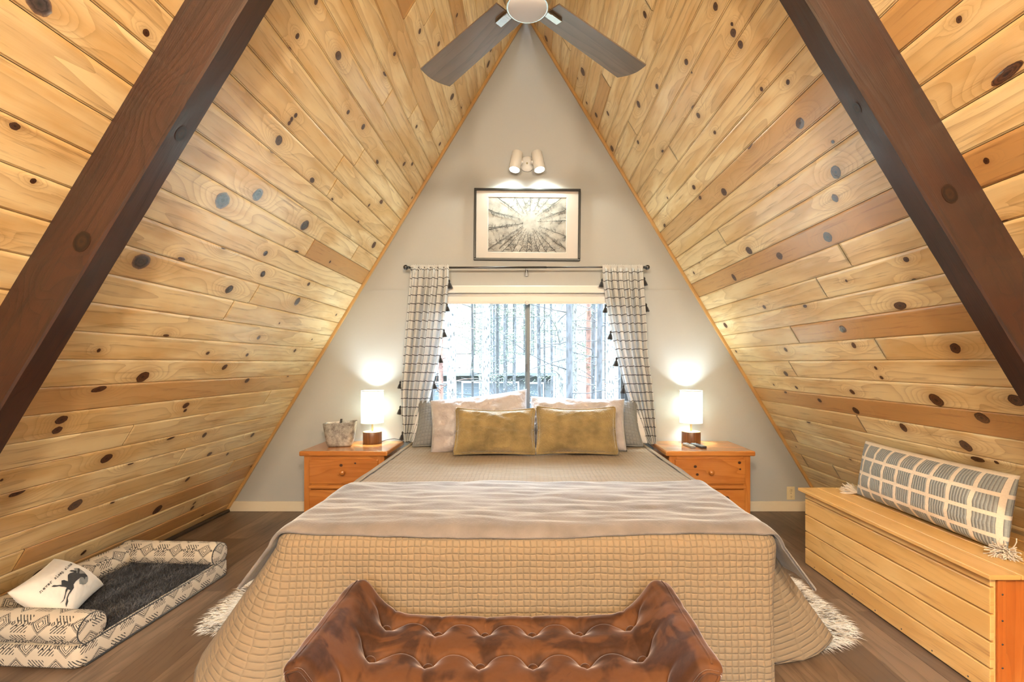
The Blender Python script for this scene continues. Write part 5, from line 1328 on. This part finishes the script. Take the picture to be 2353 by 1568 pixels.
def tree(px, wpx, d, mat, label, seed, group=None, needles=True, lean=0.0, h=None):
    """trunk base at distance d, seen through the window at picture column px"""
    rnd = random.Random(seed); x = (px-1210)*d/F; r = wpx*d/F/2; h = h or rnd.uniform(13, 18)
    t = thing('pine_tree', label, 'tree', (x, d, GZ+.05), group=group)
    mb = MB(); N = 26; n = 14
    def fn(u, v):
        a = 2*PI*u; k = (1.12-.5*v)*(1+.07*nz(math.cos(a)*1.5+seed, math.sin(a)*1.5, v*22)); return (r*k*math.cos(a)+lean*v*h+.05*nz(v*3, seed), r*k*math.sin(a), v*h)
    mb.grid(fn, n, 70, closeu=True); mb.build('trunk', mat, t)
    mb = MB(); nd = MB()
    nb = rnd.randint(26, 38)
    for _ in range(nb):
        z = rnd.uniform(.15 if needles else .2, .98)*h; a = rnd.uniform(0, 2*PI); ln = rnd.uniform(.6, 1.9)*(1.25-z/h*.5); p_ = Vector((lean*z, 0, z)); d_ = Vector((math.cos(a), math.sin(a), rnd.uniform(-.25, .35))); pts = [p_]
        for k in range(4):
            d_ = (d_+Vector((rnd.uniform(-.25, .25), rnd.uniform(-.25, .25), rnd.uniform(-.2, .22)))).normalized(); pts.append(pts[-1]+d_*ln/4)
        mb.tube(pts, [max(.012, r*.16), max(.010, r*.11), .009, .007, .004], 5)
        if needles and z > h*.22:
            for q in pts[2:]:
                for _k in range(34):
                    c = q+Vector((rnd.gauss(0, .2), rnd.gauss(0, .2), rnd.gauss(0, .12))); 
                    u1 = Vector((rnd.uniform(-1, 1), rnd.uniform(-1, 1), rnd.uniform(-.6, .6))).normalized(); u2 = u1.cross(Vector((rnd.uniform(-1, 1), rnd.uniform(-1, 1), 1))).normalized(); s_ = rnd.uniform(.018, .05)*(1 if d < 22 else 1.8)
                    b = len(nd.v); nd.v += [tuple(c-u1*s_), tuple(c+u1*s_), tuple(c+u2*s_*.45)]; nd.face([b, b+1, b+2], None, 0, False)
    mb.build('branches', mat, t)['kind'] = 'stuff'
    if nd.v: nd.build('needles', 'needles', t)['kind'] = 'stuff'
    return t
T = [(1013, 11, 11, 'bark_red', 'reddish pine trunk just right of the left curtain edge'), (1036, 21, 9, 'bark_pale', 'thick pale flaky pine trunk, leftmost broad one in the window'),
     (1086, 6, 14, 'bark_dark', 'thin very dark pine trunk in the left window pane'), (1104, 5, 19, 'bark_pale', 'thin pale trunk left of the broad trunk in the left pane'), (1118, 18, 10, 'bark_pale', 'thick pale flaky pine trunk in the middle of the left pane'),
     (1135, 6, 18, 'bark_grey', 'slim grey trunk touching the broad pale trunk in the left pane'), (1143, 8, 15, 'bark_dark', 'dark grey trunk right of the broad trunk in the left pane'), (1159, 6, 20, 'bark_grey', 'slim grey trunk in the right half of the left pane'),
     (1183, 5, 22, 'bark_grey', 'slim grey trunk nearest the mullion in the left pane'), (1238, 9, 13, 'bark_grey', 'grey trunk nearest the mullion in the right pane'), (1251, 4, 21, 'bark_dark', 'very thin dark trunk beside the first grey trunk of the right pane'),
     (1269, 6, 17, 'bark_grey', 'slim leaning grey trunk in the right pane', 0, -.006), (1287, 17, 11, 'bark_pale', 'thick pale flaky trunk in the middle of the right pane'), (1308, 16, 9.5, 'bark_grey', 'thick dark grey trunk in the middle of the right pane'),
     (1322, 9, 12, 'bark_pale', 'pale trunk behind the thick dark grey one in the right pane'), (1353, 12, 13, 'bark_red', 'reddish pine trunk in the right pane'), (1365, 9, 12.5, 'bark_grey', 'grey trunk touching the reddish one in the right pane'),
     (1378, 14, 10.5, 'bark_grey', 'broad smooth grey trunk right of the reddish one'), (1403, 21, 9, 'bark_pale', 'thick pale flaky trunk near the right curtain'), (1426, 9, 11, 'bark_grey', 'grey trunk at the right edge of the window'), (995, 9, 12, 'bark_grey', 'grey trunk partly hidden by the left curtain')]
for i, a in enumerate(T): tree(a[0], a[1], a[2], a[3], a[4], 100+i, lean=(a[6] if len(a) > 6 else 0), needles=a[2] > 11.5)
rnd = random.Random(99)
for i in range(34):
    tree(rnd.uniform(960, 1460), rnd.uniform(2.5, 5.5), rnd.uniform(24, 46), rnd.choice(['bark_grey', 'bark_dark', 'bark_grey', 'bark_pale']), 'slim distant pine in the forest beyond the window', 300+i, 'distant pines behind the house', h=rnd.uniform(16, 22))
# bushes
for i, (px, d, s_) in enumerate(((1168, 19, 1.1), (1195, 18, 1.0), (1262, 20, 1.2), (1330, 18, .9))):
    x = (px-1210)*d/F; mb = MB(); r_ = random.Random(i)
    for _ in range(1500):
        a = Vector((r_.gauss(0, 1), r_.gauss(0, 1), abs(r_.gauss(0, 1)))).normalized()*r_.uniform(.6, 1)*s_; u1 = Vector((r_.uniform(-1, 1), r_.uniform(-1, 1), r_.uniform(-1, 1))).normalized(); u2 = u1.cross(a).normalized(); q = .07
        b = len(mb.v); mb.v += [tuple(a-u1*q), tuple(a+u2*q*.6), tuple(a+u1*q), tuple(a-u2*q*.6)]; mb.face([b, b+1, b+2, b+3], None, 0, False)
    o = mb.build('bush', 'leaves'); o.location = (x, d, GZ+.1); o.scale = (1.2, 1, 1.4)
    tag(o, ['low green bush left of the mullion, farther left one', 'low green bush just left of the window mullion', 'low green bush right of the mullion', 'low green bush behind the thick grey trunk'][i], 'bush')
# house
t = thing('house', 'low grey house with a pale roof among the trees outside', 'house', (-3.0, 31, GZ))
def H(name, boxes, mat, par=None):
    mb = MB()
    for c, d in boxes: mb.box(c, d)
    return mb.build(name, mat, par or t)
H('walls', [((0, 2, 1.9), (9.5, 4, 3.8))], 'siding')
mb = MB(); mb.v = [(-5.6, -.7, 3.75), (5.4, -.7, 3.75), (5.4, 2.2, 4.95), (-5.6, 2.2, 4.95), (-5.6, 5, 3.75), (5.4, 5, 3.75), (-5.6, -.7, 3.55), (5.4, -.7, 3.55)]
for q in ((0, 1, 2, 3), (3, 2, 5, 4), (6, 7, 1, 0)): mb.face(q, None, 0, False)
mb.face((0, 3, 4, 6), None, 0, False); mb.face((1, 7, 5, 2), None, 0, False); mb.build('roof', 'roofing', t)
for x, z, w_, h_ in ((-2.6, 2.4, 1.6, 1.3), (-.6, 2.3, 1.3, 1.5), (1.3, 2.5, 2.2, 1.1), (3.6, 2.4, 1.0, 1.2)):
    f_ = H('window', [((x, -.04, z), (w_+.2, .06, h_+.2))], 'white'); H('pane', [((x, -.08, z), (w_, .03, h_))], 'darkglass', f_)
H('door', [((2.6, -.04, 1.1), (.95, .06, 2.1))], 'white')
